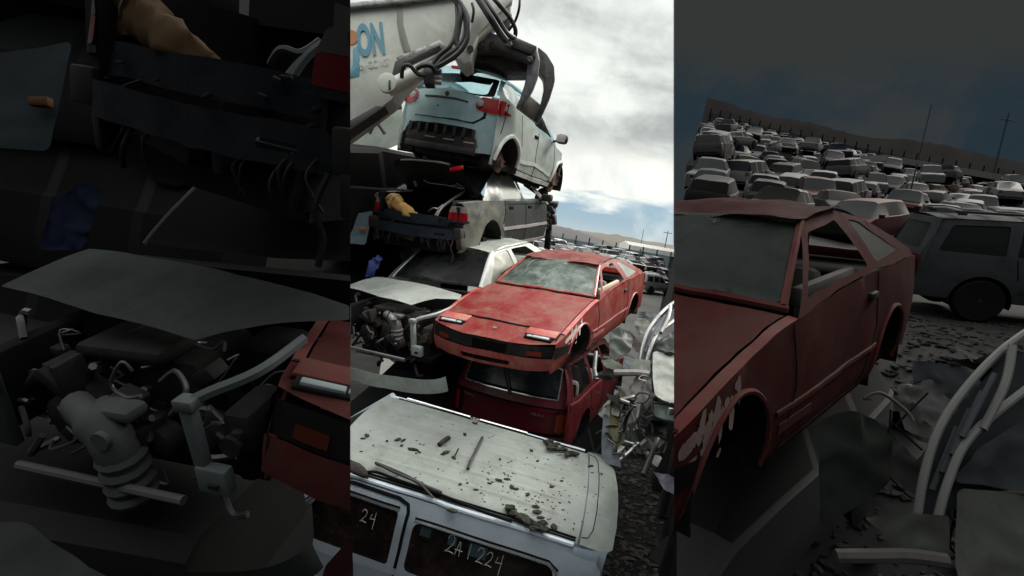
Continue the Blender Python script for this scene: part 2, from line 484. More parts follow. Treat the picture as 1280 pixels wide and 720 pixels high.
    for k in range(26):
        u0, t0 = rk.choice([(.62, .62), (.55, .5), (-.2, .8), (.1, .35)]); a = rk.uniform(0, 2*PI); pts = [(u0, t0)]
        for q in range(rk.randint(3, 9)):
            a += rk.uniform(-.35, .35); pts.append((pts[-1][0] + .07*math.cos(a), pts[-1][1] + .08*math.sin(a)))
        pts = [p for p in pts if abs(p[0]) < .92 and .06 < p[1] < .94]
        if len(pts) > 1: tube(bm, [Vector(ws(*p)) + Vector((-.004, 0, .008)) for p in pts], rk.choice([.0009, .0012, .002]), 4)
    c.add('glass_crack', bm, clear, dent=.02)
    bm = B()
    for sg in (-1, 1): tube(bm, [Vector(ws(sg*.97, t/8)) + Vector((0, 0, .006)) for t in range(9)], .022, 6)
    tube(bm, [Vector(ws(-1 + u/8, .0)) for u in range(17)], .02, 6)
    c.add('windshield_frame', bm, paint)
    rf = lambda x, v: (x, v*(.575 - .02*(x-2.1)), 1.215 + .035*math.sin(PI*min(1, max(0, (x-1.95)/1.3))) + .035*(1-v*v) - .085*math.exp(-((v-.1)/.45)**2 - ((x-2.25)/.28)**2) + .035*abs((v*1.3 + (x-2.4)*.9) % 1 - .5) - .05*max(0, .25 - abs(v + .35 - (x-2.3)*.6)) + .02*abs(noise.noise(Vector((x*3.2, v*1.8, 1.3)))))
    bm = sheet([(2.03 + .07*v*v + .022*math.sin(v*4 + 1), v) for v in [-1+.1*i for i in range(21)]] + [(2.85, 1), (2.88, 0), (2.85, -1)], (), rf, .04, -.012)
    c.add('roof', bm, roofp, dent=.014)
    bk = lambda x, v: (x, v*(.56 + .05*(x-2.85)), 1.25 - .30*((x-2.85)/1.25)**1.2 + .03*(1-v*v))
    bm = sheet(rnd([(2.87, -.97), (4.05, -.97), (4.05, .97), (2.87, .97)], .06), (), bk, .1, -.006); c.add('rear_window', bm, glass)
    bm = sheet([(4.0, -1), (4.3, -1), (4.3, 1), (4.0, 1)], (), c.deck(.02), .08, -.01); c.add('tail_deck', bm, paint)
    rx = lambda y, z: (4.33 - .15*abs(y/.8)**3, y, z)
    bm = sheet([(-.74, .3), (.74, .3), (.76, .85), (-.76, .85)], (), rx, .09, -.01); c.add('tail_panel', bm, paint)
    for sg in (-1, 1):
        bm = sheet([(sg*.3, .62), (sg*.70, .62), (sg*.70, .78), (sg*.3, .78)], (), lambda y, z: (4.35 - .15*abs(y/.8)**3, y, z), .08, .01*-sg); c.add('tail_light', bm, M_redlens)
    rg_ = random.Random(9); bm = B(); f = c.side(-1, .004)
    for k in range(46):
        x, z = rg_.gauss(.60, .11), 0; z = interp(c.zt, x) - .05 - abs(rg_.gauss(0, .06)); s = rg_.uniform(.006, .028)
        a = rg_.uniform(.2, 1.6); el = rg_.uniform(1, 3.5)
        ring = [bm.verts.new(f(x + (math.cos(t)*s*el*math.cos(a) - math.sin(t)*s*math.sin(a))*rg_.uniform(.6, 1.2), z + (math.cos(t)*s*el*math.sin(a) + math.sin(t)*s*math.cos(a))*rg_.uniform(.6, 1.2))) for t in [k2*PI/4 for k2 in range(8)]]
        bm.faces.new(ring)
    c.add('scuffed_patch', bm, scuff or M_scuff)
    # inside and below
    bm = B(); box(bm, (.92, 0, .40), (1.0, 1.0, .38)); box(bm, (2.7, 0, .27), (3.0, 1.48, .08)); box(bm, (1.52, 0, .58), (.1, 1.4, .55)); box(bm, (3.75, 0, .55), (.8, 1.3, .5))
    box(bm, (1.72, 0, .84), (.3, 1.35, .12)); box(bm, (.36, 0, .42), (.12, 1.2, .22))
    c.add('inner_structure', bm, inner, dent=0)
    for xc, zc, r in arches: c.well(xc, zc, r, mm=M_well if inner is M_dark else inner)
    seats(c, [2.15], .3, seatm, .55)
    return c

# ------------------------------------------------------------------ dark sedan, boot open
def sedan(M, S, label, pal, cuts=(), group=None, rear_only=False):
    c = Car('dark_sedan', label, 'car', M, [(.3, .80), (.95, .86), (1.3, .868), (3.9, .868), (4.4, .82), (4.62, .74)],
            [(.18, .93), (.25, .955), (.5, 1.0), (.75, .985), (.95, .945)],
            [(1.2, .90), (2.3, .935), (3.3, .955), (3.9, .955), (4.4, .935), (4.62, .91)], S, .010, 5, cuts, group)
    arches = [(3.67, .31, .37)]
    for sg in (-1, 1):
        f = c.side(sg)
        xs = 3.30 if True else 0
        if not rear_only:
            bm = sheet(c.side_outline(1.32, 3.22, .22, [], top=lambda x: interp(c.zt, x)), (), f, .075, .012*-sg)
            c.add('door_side', bm, pal['paint'])
            bm = B(); ribbon(bm, [(1.34, .515), (3.28, .515)], f, .05, .014); ribbon(bm, [(1.35, .24), (3.3, .24)], f, .06, .012)
            c.add('side_moulding', bm, M_greylens)
            bm = B()
            for l in ([(2.36, .93), (2.37, .6), (2.35, .25)], [(3.2, .95), (3.2, .75), (3.26, .6)], [(1.36, .27), (3.2, .27)], [(1.36, .88), (3.1, .90)]): ribbon(bm, l, f, .014)
            c.add('panel_seam', bm, M_gap)
            for hx in (2.18, 2.98):
                bm = B(); box(bm, Vector(f(hx, .84)) + Vector((0, sg*.006, 0)), (.16, .024, .05), bev=.01); c.add('door_handle', bm, M_gap, dent=0)
        bm = sheet(c.side_outline(3.20, 4.50, .22, arches, front=[(3.2, .6)], rear=[(4.42, .45), (4.48, .62), (4.40, .68), (4.44, .88)]), (), f, .07, .012*-sg)
        dsh = .014
        for v in bm.verts: pass
        sheet([(3.75, .84*sg), (4.44, .84*sg), (4.44, sg), (3.75, sg)], (), c.deck(.0), .07, 0, bm)
        c.add('rear_quarter', bm, pal['quarter'], dent=dsh)
        # lamps
        lx = lambda y, z: (4.59 - .16*max(0, (abs(y)-.58)/.24)**2 - .15*max(0, z-.70), y, z)
        bm = sheet(rnd([(sg*.60, .695), (sg*.83, .69), (sg*.815, .80), (sg*.60, .805)], .015), (), lx, .05, .03*-sg); tl = c.add('tail_light', bm, pal['red'])
        bm = sheet(rnd([(sg*.60, .807), (sg*.815, .802), (sg*.80, .885), (sg*.63, .89)], .015), (), lx, .05, .03*-sg); c.add('reversing_lens', bm, pal['grey'], tl if tl else None)
        bm = sheet([(sg*.57, .66), (sg*.845, .655), (sg*.845, .69), (sg*.57, .69)], (), lx, .06, .03*-sg)
        c.add('lamp_surround', bm, pal['prim'])
        if not rear_only:
            g = c.gh(sg, .93, 1.38, .27, .025)
            bm = sheet([(1.35, .905), (1.70, 1.16), (2.02, 1.355), (2.5, 1.40), (3.1, 1.395), (3.5, 1.28), (3.95, .965), (3.3, .95), (2.3, .93)],
                       [rnd([(1.66, .975), (2.10, 1.31), (2.42, 1.345), (2.40, .975)], .03), rnd([(2.50, .98), (2.50, 1.345), (2.98, 1.345), (3.24, 1.22), (3.26, .985)], .04)], g, .06, .02*-sg)
            c.add('window_frame', bm, pal['paint'])
            bm = B(); box(bm, (1.60, sg*.93, 1.0), (.16, .2, .13), bev=.04); c.add('wing_mirror', bm, M_black, dent=0)
    # rear face: sill panel, crash beam and torn brackets
    rx = lambda d: (lambda y, z: (4.60 - .12*abs(y/.8)**2.5 + d, y, z))
    bm = sheet([(-.80, .58), (.80, .58), (.78, .66), (.57, .675), (.55, .72), (-.55, .72), (-.57, .675), (-.78, .66)], (), rx(-.02), .06, -.02); c.add('rear_panel', bm, pal['prim'], dent=.016)
    bm = sheet([(-.60, .40), (.66, .40), (.72, .44), (.72, .52), (.66, .55), (-.60, .55)], [rnd([(.40, .45), (.56, .45), (.56, .485), (.40, .485)], .01)], rx(.05), .06, -.07); c.add('crash_beam', bm, pal['prim'], dent=.014)
    bm = B()
    for y, z, sx, sy, sz in ((-.70, .52, .12, .16, .16), (.76, .50, .12, .12, .16), (-.62, .34, .1, .05, .16), (.2, .36, .2, .05, .1), (-.1, .37, .2, .3, .08), (.55, .34, .1, .05, .2), (.80, .36, .12, .09, .16)):
        bm = B(); box(bm, (4.52, y, z), (sx, sy, sz), Matrix.Rotation(.2*math.sin(y*9), 3, 'X'), .012); c.add('torn_bracket', bm, pal['under'], dent=.01)
    for pp in ([(4.6, .72, .42), (4.64, .71, .3), (4.62, .74, .2), (4.63, .73, .1)], [(4.55, -.4, .38), (4.6, -.38, .3), (4.58, -.41, .22)]):
        bm = B(); tube(bm, smooth_path(pp), .013, 6); c.add('hanging_cable', bm, pal['under'], dent=.01)
    r3 = random.Random(31)
    for k in range(22):
        y = r3.uniform(-.75, .8); z = r3.choice([.60, .63, .69, .57, .38, .42]); x = 4.60 - .12*abs(y/.8)**2.5
        bm = B(); box(bm, (x, y, z + r3.uniform(-.02, .02)), (.016, r3.uniform(.008, .05), r3.uniform(.006, .022)), Matrix.Rotation(r3.uniform(-.4, .4), 3, 'X'), .003); c.add('clip', bm, pal['under'], dent=.01)
    for k in range(9):
        bm = B(); a = Vector((4.58, r3.uniform(-.7, .8), r3.uniform(.38, .6))); tube(bm, smooth_path([a, a + Vector((.05, r3.uniform(-.06, .06), -.06)), a + Vector((.03, r3.uniform(-.1, .1), -.16))], 4), .006, 5); c.add('hanging_cable', bm, pal['under'], dent=.01)
    # boot tub
    bm = B()
    box(bm, (4.1, 0, .44), (.95, 1.24, .04)); box(bm, (3.66, 0, .75), (.04, 1.24, .6)); box(bm, (4.1, .63, .70), (.9, .03, .52)); box(bm, (4.1, -.63, .70), (.9, .03, .52))
    box(bm, (3.62, 0, .95), (.3, 1.2, .04)); box(bm, (4.1, 0, .30), (.8, 1.1, .2)); box(bm, (4.50, .48, .47), (.06, .34, .12)); box(bm, (3.67, 0, .33), (.12, 1.5, .12))
    for y in (-.69, .69): box(bm, (4.1, y, .66), (.86, .1, .44))
    c.add('boot_tub', bm, pal['dark'], dent=.01)
    bm = B()
    tube(bm, smooth_path([(4.38, .30, .70), (4.30, .33, .82), (4.12, .40, .95), (3.95, .46, 1.05), (3.9, .46, 1.10)]), .018, 6)
    tube(bm, smooth_path([(4.30, .10, .74), (4.34, .20, .80), (4.3, .26, .80), (4.24, .30, .86)]), .016, 6)
    tube(bm, smooth_path([(4.36, .25, .70), (4.26, .28, .82), (4.06, .35, .95), (3.9, .40, 1.05)]), .012, 6)
    c.add('lid_hinge', bm, pal['hinge'], dent=0)
    if not rear_only:
        # raised lid, underside towards us
        lid = lambda y, t: (3.80 + .50*t + .05*math.sin(PI*t), y, 1.00 + .50*t - .06*abs(y/.6)**3*t)
        o = [(-.60, .02), (.62, .02), (.66, .5), (.60, .93), (.45, 1.0), (-.45, 1.0), (-.60, .93), (-.64, .5)]
        bm = sheet(rnd(o, .06), (), lid, .07, .02); c.add('boot_lid', bm, mat('boot_lid_underside', (.02, .02, .024), .5, dirt=((.05, .05, .055), .7, 4)), dent=.008)
        bm = B()
        fl = lambda y, t: tuple(Vector(lid(y, t)) + Vector((.03, 0, -.03)))
        tube(bm, [fl(-.42 + .84*k/12, .99) for k in range(13)], .014, 6)
        tube(bm, [fl(-.16, .42), fl(-.1, .34), fl(.2, .34), fl(.5, .30)], .01, 6)
        tube(bm, [fl(.2, .34), fl(.22, .45)], .008, 6); tube(bm, [fl(.42, .45), fl(.53, .33)], .008, 6)
        box(bm, fl(.37, .36), (.03, .07, .025)); box(bm, fl(-.35, .28), (.03, .04, .10), Matrix.Rotation(.5, 3, 'X'))
        c.add('lid_wiring', bm, M_steel, dent=0)
        bm = B(); box(bm, fl(.53, .93), (.04, .22, .06), Matrix.Rotation(.25, 3, 'X'), .015); c.add('lid_lamp', bm, M_redlens, dent=0)
        bk = lambda x, v: (x, v*lerp(.60, .74, (x-3.28)/.7), 1.40 - .42*(x-3.28)/.7 + .03*(1-v*v))
        bm = sheet([(3.29, -1), (3.96, -1), (3.96, 1), (3.29, 1)], (), bk, .1, -.006); c.add('rear_window', bm, M_glassd)
        for sg in (-1, 1):
            bm = sheet(rnd([(2.50, .98), (2.50, 1.345), (2.98, 1.345), (3.24, 1.22), (3.26, .985)], .03), (), c.gh(sg, .93, 1.38, .285, .025), .1, .004*sg); c.add('side_window', bm, M_clear)
        # roof, floor, screen surrounds
        rf = lambda x, v: (x, v*.60, 1.37 + .05*(1-v*v) + .03*math.sin(PI*(x-2)/1.3))
        bm = sheet([(2.0, -1), (3.3, -1), (3.3, 1), (2.0, 1)], (), rf, .1, -.012); c.add('roof', bm, pal['paint'], dent=.02)
        bm = B(); box(bm, (2.5, 0, .27), (2.5, 1.5, .08)); box(bm, (1.35, 0, .55), (.12, 1.45, .6)); c.add('floor_pan', bm, pal['under'], dent=0)
        seats(c, [2.1, 2.95], .3, M_dark, .42)
        # stripped nose
        bm = B(); rr = random.Random(4)
        for k in range(26):
            box(bm, (rr.uniform(.75, 1.3), rr.uniform(-.7, .8), rr.uniform(.32, .8)), (rr.uniform(.06, .3), rr.uniform(.06, .3), rr.uniform(.06, .25)), Matrix.Rotation(rr.uniform(0, 3), 3, Vector((rr.random(), rr.random(), rr.random())).normalized()), .01)
        for k in range(34):
            box(bm, (rr.uniform(.86, 1.3), rr.uniform(.5, .84), rr.uniform(.42, .86)), (rr.uniform(.05, .22), rr.uniform(.05, .2), rr.uniform(.05, .2)), Matrix.Rotation(rr.uniform(0, 3), 3, Vector((rr.random(), rr.random(), rr.random())).normalized()), .01)
        tube(bm, smooth_path([(1.1, .82, .82), (.92, .86, .80), (.84, .84, .7), (.88, .80, .55), (1.0, .8, .5)]), .018, 6)
        box(bm, (.98, .80, .18), (.09, .12, .42), bev=.02)
        c.add('stripped_nose', bm, M_black, dent=.02)
    else:
        bm = B(); box(bm, (3.2, 0, .75), (.9, 1.6, 1.2)); c.add('cabin_remains', bm, pal['dark'], dent=.02)
    for xc, zc, r in arches: c.well(xc, zc, r, mm=pal['dark'] if rear_only else M_well)
    bm = B(); lathe(bm, [(0, .05), (.02, .13), (.05, .13), (.06, .06), (.12, .05)], (3.72, .62, .22), (0, 1, 0), 16); c.add('wheel_hub', bm, M_rust if not rear_only else pal['dark'], dent=.02)
    return c

# ------------------------------------------------------------------ pale crossover hanging in the grapple
def crossover(M, S, label):
    c = Car('pale_crossover', label, 'car', M, [(.45, .72), (.83, .86), (1.3, .875), (2.2, .865), (3.0, .885), (3.4, .90), (3.8, .85), (4.1, .74)],
            [(.2, .93), (.3, .965), (.55, 1.0), (.8, .985), (1.0, .95), (1.2, .91)],
            [(.6, .88), (1.2, .97), (2.2, 1.05), (3.0, 1.13), (3.7, 1.20), (3.95, 1.18), (4.1, 1.1)], S, .014, 8)
    arches = [(.83, .33, .40), (3.36, .33, .40)]
    for sg in (-1, 1):
        f = c.side(sg)
        bm = sheet(c.side_outline(.66, 3.84, .25, arches, rear=[(3.86, .36), (3.87, .7), (3.85, 1.0)]), (), f, .075, .012*-sg)
        for xc, zc, r in arches:
            tube(bm, [c.side(sg, .012)(xc + (r+.01)*math.cos(PI*k/24), zc + (r+.01)*math.sin(PI*k/24)) for k in range(25)], .03, 6)
        c.add('body_side', bm, M_sidepale)
        bm = B()
        for l in ([(2.15, 1.03), (2.2, .7), (2.15, .3)], [(3.0, 1.12), (2.98, .8), (2.93, .66)], [(1.28, .95), (1.25, .6), (1.27, .32)], [(1.27, .31), (2.9, .31)], [(3.58, 1.14), (3.66, .95), (3.74, .7)]): ribbon(bm, l, f, .014)
        c.add('panel_seam', bm, M_gap)
        bm = B(); ribbon(bm, [(1.3, .42), (2.2, .50), (2.9, .44)], f, .05, .012); c.add('door_crease', bm, M_sidepale)
        bm = B(); ribbon(bm, [(1.25, .265), (2.95, .265)], f, .07, .02); c.add('sill', bm, M_white)
        bm = B(); box(bm, Vector(f(2.28, .93)) + Vector((0, sg*.01, 0)), (.16, .03, .045), bev=.01); c.add('door_handle', bm, M_gap, dent=0)
        g = c.gh(sg, 1.02, 1.52, .22, .03)
        bm = sheet([(1.2, .965), (1.6, 1.22), (2.02, 1.47), (2.4, 1.53), (3.1, 1.53), (3.6, 1.47), (3.85, 1.20), (3.7, 1.195), (3.0, 1.125), (2.2, 1.045)],
                   [rnd([(1.5, 1.06), (2.05, 1.42), (2.3, 1.45), (2.35, 1.11)], .03), rnd([(2.45, 1.12), (2.45, 1.46), (2.95, 1.44), (3.25, 1.24), (2.98, 1.17)], .03)], g, .06, .02*-sg)
        c.add('window_frame', bm, M_skypale)
        bm = sheet(rnd([(2.45, 1.12), (2.45, 1.46), (2.95, 1.44), (3.27, 1.24), (2.98, 1.17)], .03), (), c.gh(sg, 1.02, 1.52, .235, .03), .1, .005*sg); c.add('side_window', bm, M_clear)
        bm = sheet(rnd([(1.5, 1.06), (2.05, 1.42), (2.3, 1.45), (2.35, 1.11)], .03), (), c.gh(sg, 1.02, 1.52, .235, .03), .1, .005*sg); c.add('side_window', bm, M_glassd)
        bm = B(); box(bm, (1.42, sg*1.0, 1.08), (.15, .22, .17), bev=.06); tube(bm, [(1.42, sg*.84, 1.02), (1.42, sg*.95, 1.05)], .025, 6); mr = c.add('wing_mirror', bm, M_black, dent=0)
        bm = B(); box(bm, (1.5, sg*1.0, 1.08), (.012, .17, .12), bev=.004); c.add('mirror_glass', bm, M_greylens, mr, dent=0)
        # boomerang tail lamps
        tx = lambda y, z: (4.085 - .30*max(0, z-.95) - .28*abs(y/.86)**3, y, z)
        bm = sheet(rnd([(sg*.50, 1.05), (sg*.52, .95), (sg*.66, .93), (sg*.86, .955), (sg*.86, 1.15), (sg*.56, 1.14)], .02), (), tx, .05, .045*-sg)
        sheet(rnd([(3.86, .95), (3.70, .965), (3.50, 1.00), (3.68, 1.035), (3.76, 1.065), (3.64, 1.11), (3.56, 1.145), (3.84, 1.145)], .012), (), c.side(sg, .025), .05, .03*-sg, bm)
        tl = c.add('tail_light', bm, M_redlens, dent=0)
        bm = B(); lathe(bm, [(0, .05), (.012, .05), (.02, .03)], (4.02, sg*.575, 1.04), (1, sg*.2, .1), 16); c.add('reversing_lens', bm, M_greylens, tl, dent=0)
    # tailgate and stripped rear
    tg = lambda d: (lambda y, z: (4.05 - .30*max(0, z-.95) + .04*(1 - (z-.8)**2*8)*0 - .28*abs(y/.86)**3 + d, y, z))
    bm = sheet(rnd([(-.50, .77), (.50, .77), (.62, .86), (.64, .95), (.53, 1.14), (0, 1.19), (-.53, 1.14), (-.64, .95), (-.62, .86)], .04), (), tg(.012), .06, -.014); t = c.add('tailgate', bm, M_skypale)
    bm = B(); ribbon(bm, [(-.36, 1.045), (-.15, 1.055), (.15, 1.055), (.38, 1.03)], tg(.02), .022, .012); box(bm, (4.03, 0, .99), (.02, .06, .018)); 
    for y in (-.09, .11): lathe(bm, [(0, .014), (.01, .014)], (4.055, y, .925), (1, 0, 0), 10)
    lathe(bm, [(0, .035), (.012, .03)], (4.02, .0, 1.115), (1, 0, .2), 14)
    ribbon(bm, [(-.50, .762), (.50, .762)], tg(.01), .016)
    c.add('tailgate_trim', bm, M_black, t, dent=0)
    bm = sheet([(-.80, .68), (.80, .68), (.84, .78), (.86, 1.16), (.66, 1.17), (.66, .86), (.52, .755), (-.52, .755), (-.66, .86), (-.66, 1.17), (-.86, 1.16), (-.84, .78)], (), tg(0), .06, -.012); c.add('rear_body', bm, M_skypale)
    bm = sheet([(.60, .36), (.86, .40), (.85, .69), (.56, .69)], (), tg(0), .06, -.012); c.add('corner_panel', bm, M_skypale, dent=.025); bm = sheet([(-.70, .55), (-.82, .5), (-.82, .69), (-.68, .69)], (), tg(0), .06, .012); c.add('corner_panel', bm, M_skypale, dent=.025)
    bm = sheet([(-.66, .43), (.62, .43), (.60, .69), (-.62, .69)], (), lambda y, z: (3.99 - .10*abs(y/.8)**3, y, z), .07, -.03)
    for k in range(8): box(bm, (4.02 - .1*abs((-.54+.155*k)/.8)**3, -.54 + .155*k, .60), (.03, .05, .14), bev=.01)
    box(bm, (3.97, 0, .36), (.10, 1.2, .10), bev=.02)
    c.add('bumper_backing', bm, M_black, dent=.012)
    bm = B()
    for k in range(4): box(bm, (4.015 - .06*abs((-.5+.33*k)/.8)**2, -.50 + .33*k, .485), (.012, .17, .016))
    c.add('reflector_strip', bm, M_greylens, dent=0)
    # rear screen opening, spoiler, roof
    rg = lambda y, t: (lerp(3.97, 3.70, t) - .12*abs(y/.7)**2, y*lerp(.98, .80, t), lerp(1.15, 1.48, t))
    bm = sheet(rnd([(-.70, .02), (.70, .02), (.74, .98), (-.74, .98)], .1), [rnd([(-.60, .12), (.60, .10), (.64, .86), (-.64, .86)], .12)], rg, .07, -.02); c.add('rear_screen_surround', bm, M_black)
    bm = sheet(rnd([(-.60, .5), (-.1, .45), (.25, .62), (.60, .62), (.64, .86), (-.64, .86)], .06), (), rg, .1, -.006); c.add('rear_screen', bm, M_glassd2)
    rf = lambda x, v: (x, v*.655, 1.50 + .05*(1-v*v) + .02*math.sin(PI*(x-2)/1.8))
    bm = sheet([(2.0, -1), (3.75, -1), (3.80, -.5), (3.82, 0), (3.80, .5), (3.75, 1), (2.0, 1)], (), rf, .1, -.014); c.add('roof', bm, M_skypale, dent=.012)
    bm = B(); box(bm, (3.80, 0, 1.535), (.06, .26, .04), bev=.01); c.add('brake_light', bm, M_redlens, dent=0)
    ws = lambda u, t: (lerp(1.0 + .25*u*u, 1.95 + .1*u*u, t), u*lerp(.78, .64, t), lerp(1.0, 1.5, t))
    bm = sheet([(-1, 0), (1, 0), (1, 1), (-1, 1)], (), ws, .15, .006); c.add('windshield', bm, M_glassd2)
    bm = sheet([(.66, -1), (1.2, -1), (1.05, 0), (1.2, 1), (.66, 1)], (), c.deck(.05), .1, -.012); c.add('hood', bm, M_sidepale)
    # floor, axle, hubs
    bm = B(); box(bm, (2.2, 0, .29), (3.0, 1.5, .10), bev=.02); box(bm, (3.75, 0, .45), (.5, 1.2, .22), bev=.03); box(bm, (3.36, 0, .33), (.14, 1.45, .12), bev=.03)
    for y in (-.45, .45): box(bm, (2.3, y, .22), (2.4, .10, .08), bev=.02)
    tube(bm, smooth_path([(3.9, .3, .28), (3.2, .25, .26), (2.4, .1, .22), (1.4, .12, .22)]), .04, 8)
    lathe(bm, [(0, .06), (.02, .1), (.4, .1), (.42, .06)], (3.8, -.2, .3), (0, 1, 0), 14)
    box(bm, (3.50, .66, .50), (.3, .12, .22), Matrix.Rotation(.5, 3, 'Y'), .03)
    for y in (-.4, .4): box(bm, (1.1, y, .27), (.9, .16, .16), bev=.03)
    c.add('floor_pan', bm, M_under, dent=.02)
    bm = B(); box(bm, (2.9, 0, .75), (.12, 1.3, .6), bev=.03); box(bm, (3.4, 0, .72), (.9, 1.2, .06)); c.add('cabin_trim', bm, M_dark, dent=0)
    for sg in (-1, 1):
        bm = B(); lathe(bm, [(-.10, .04), (-.02, .05), (0, .145), (.045, .145), (.05, .07), (.09, .065), (.10, .03)], (3.36, sg*.70, .33), (0, sg, 0), 22); h = c.add('brake_disc', bm, M_rust, dent=0)
        bm = B(); lathe(bm, [(.05, .09), (.056, .09)], (3.36, sg*.70, .33), (0, sg, 0), 18)
        for k in range(5): lathe(bm, [(.05, .01), (.12, .01)], (3.36 + .055*math.cos(k*1.256), sg*.70, .33 + .055*math.sin(k*1.256)), (0, sg, 0), 8)
        c.add('hub_face', bm, M_steel, h, dent=0)
    bm = B(); lathe(bm, [(0, .05), (0.01, .16), (.03, .16), (.06, .06), (.12, .05)], (.95, .74, .30), (.1, 1, .2), 20)
    box(bm, (.85, .74, .44), (.2, .14, .26), Matrix.Rotation(.4, 3, 'Y'), .03); c.add('front_knuckle', bm, M_rust, dent=.01)
    bm = B(); lathe(bm, [(0, .05), (.01, .17), (.05, .19), (.09, .15)], (.90, .60, .06), (.2, .9, -.3), 18); tube(bm, [(1.2, .35, .2), (.95, .6, .08)], .04, 8); c.add('lower_arm', bm, mat('dark_red_oxide', (.05, .022, .022), .8), dent=.015)
    bm = B(); tube(bm, smooth_path([(.78, .80, .52), (.66, .84, .50), (.60, .82, .45), (.64, .80, .38), (.74, .8, .38)]), .016, 6); c.add('brake_hose', bm, M_rust, dent=0)
    bm = B(); tube(bm, smooth_path([(.62, -.5, .8), (.55, 0, .78), (.62, .6, .80)]), .03, 6); box(bm, (.7, 0, .5), (.15, 1.2, .3), bev=.03); c.add('front_frame', bm, M_steel, dent=.02)
    for xc, zc, r in arches: c.well(xc, zc, r, mm=M_well)
    return c

# ------------------------------------------------------------------ maroon wagon
def wagon(M, S, label):
    c = Car('maroon_wagon', label, 'car', M, [(.2, .7), (.8, .79), (2.2, .815), (3.8, .81), (4.15, .78), (4.3, .70)],
            [(.2, .93), (.3, .96), (.55, 1.0), (.8, .99), (.95, .965)], [(.2, .7), (1.2, .88), (2.5, .905), (4.3, .905)], S, .012, 11)
    arches = [(3.35, .29, .34), (.85, .29, .34)]
    for sg in (-1, 1):
        f = c.side(sg)
        bm = sheet(c.side_outline(.3, 4.16, .22, arches[::-1], rear=[(4.20, .6)]), (), f, .08, .012*-sg); c.add('body_side', bm, M_maroon)
        bm = B()
        for l in ([(1.3, .87), (1.3, .27)], [(2.4, .9), (2.4, .27)], [(3.2, .9), (3.12, .6), (2.95, .5)]): ribbon(bm, l, f, .012)
        c.add('panel_seam', bm, M_gap)
        bm = B(); ribbon(bm, [(1.2, .86), (4.1, .875)], f, .03, .01); c.add('belt_moulding', bm, M_maroon)
        g = c.gh(sg, .90, 1.36, .18, .02)
        bm = sheet([(1.2, .875), (1.9, 1.33), (2.3, 1.38), (3.9, 1.38), (4.05, 1.3), (4.2, .90), (2.5, .90)],
                   [rnd([(1.5, .95), (1.98, 1.29), (2.33, 1.31), (2.33, .95)], .02), rnd([(2.43, .95), (2.43, 1.31), (3.08, 1.31), (3.08, .95)], .02), rnd([(3.2, .95), (3.2, 1.31), (3.88, 1.31), (3.98, .95)], .02)], g, .07, .02*-sg)
        c.add('window_frame', bm, M_maroon)
        bm = sheet(rnd([(3.2, .95), (3.2, 1.31), (3.5, 1.31), (3.52, .95)], .02), (), c.gh(sg, .90, 1.36, .2, .02), .1, .004*sg); c.add('side_window', bm, M_glassd)
        tx = lambda y, z: (4.23 - .25*max(0, (abs(y)-.6)/.2)**2, y, z)
        bm = sheet(rnd([(sg*.64, .52), (sg*.79, .52), (sg*.79, .76), (sg*.64, .76)], .02), (), tx, .05, .03*-sg); c.add('tail_light', bm, M_redlens if sg < 0 else M_amberdk, dent=0)
        bm = B(); tube(bm, [(2.2, sg*.60, 1.42), (3.9, sg*.60, 1.42)], .016, 6); c.add('roof_rail', bm, M_maroon)
    tg = lambda d: (lambda y, z: (4.23 - .18*abs(y/.8)**3 + (.03 if .78 < z < .86 else 0) - .38*max(0, z-.88) + d, y, z))
    win = rnd([(-.62, .925), (.62, .925), (.58, 1.29), (-.58, 1.29)], .02)
    bm = sheet([(-.77, .46), (.77, .46), (.785, .85), (.77, .92), (.66, 1.36), (-.66, 1.36), (-.77, .92), (-.785, .85)], [win], tg(0), .06, -.02); c.add('tailgate', bm, M_maroon)
    bm = sheet(win, (), tg(-.02), .1, -.005); c.add('rear_window', bm, mat('grimy_see_through_glass', (.03, .04, .045), .15, dirt=((.09, .11, .13), .8, 3.5), spec=.6))
    bm = B(); w = [(-.625, .92), (.625, .92), (.585, 1.295), (-.585, 1.295), (-.625, .92)]; ribbon(bm, w, tg(.004), .014, .006); c.add('chrome_trim', bm, M_chrome)
    bm = B(); ribbon(bm, [(-.60, .945), (.60, .945)], tg(.004), .028, .003); ribbon(bm, [(-.78, .81), (.78, .81)], tg(.008), .02, .004); c.add('window_seal', bm, M_gap)
    bm = B(); a = Vector(tg(.03)(.04, .90)); tube(bm, [a, Vector(tg(.035)(-.02, 1.0)), Vector(tg(.03)(-.13, 1.19))], [.02, .012, .008], 6); c.add('wiper', bm, M_black, dent=0)
    bm = B(); a = Vector(tg(-.06)(-.22, .94)); tube(bm, [a, Vector(tg(-.06)(-.15, 1.26))], .012, 6); c.add('cabin_strut', bm, M_greylens, dent=0)
    # small raised chrome letter shapes of the two badges, too worn to read
    rr = random.Random(7)
    for y0, n, z0 in ((-.60, 6, .735), (.33, 6, .70)):
        bm = B()
        for k in range(n):
            y = y0 + k*.027
            z = z0
            box(bm, (4.24 - .18*abs(y/.8)**3, y, z), (.008, .006, .032)); box(bm, (4.24 - .18*abs(y/.8)**3, y + .009, z + (-.013 if k % 3 else .012)), (.008, .014, .006))
            if k % 2: box(bm, (4.24 - .18*abs(y/.8)**3, y + .016, z), (.008, .006, .03))
        c.add('badge', bm, M_steel, dent=0)
    bm = sheet([(-.78, .28), (.78, .28), (.78, .455), (-.78, .455)], (), lambda y, z: (4.30 - .2*abs(y/.8)**3, y, z), .08, -.05); c.add('rear_bumper', bm, mat('maroon_bumper', (.07, .012, .016), .6, dirt=((.05, .04, .04), .6, 4)))
    rf = lambda x, v: (x, v*.64, 1.37 + .04*(1-v*v))
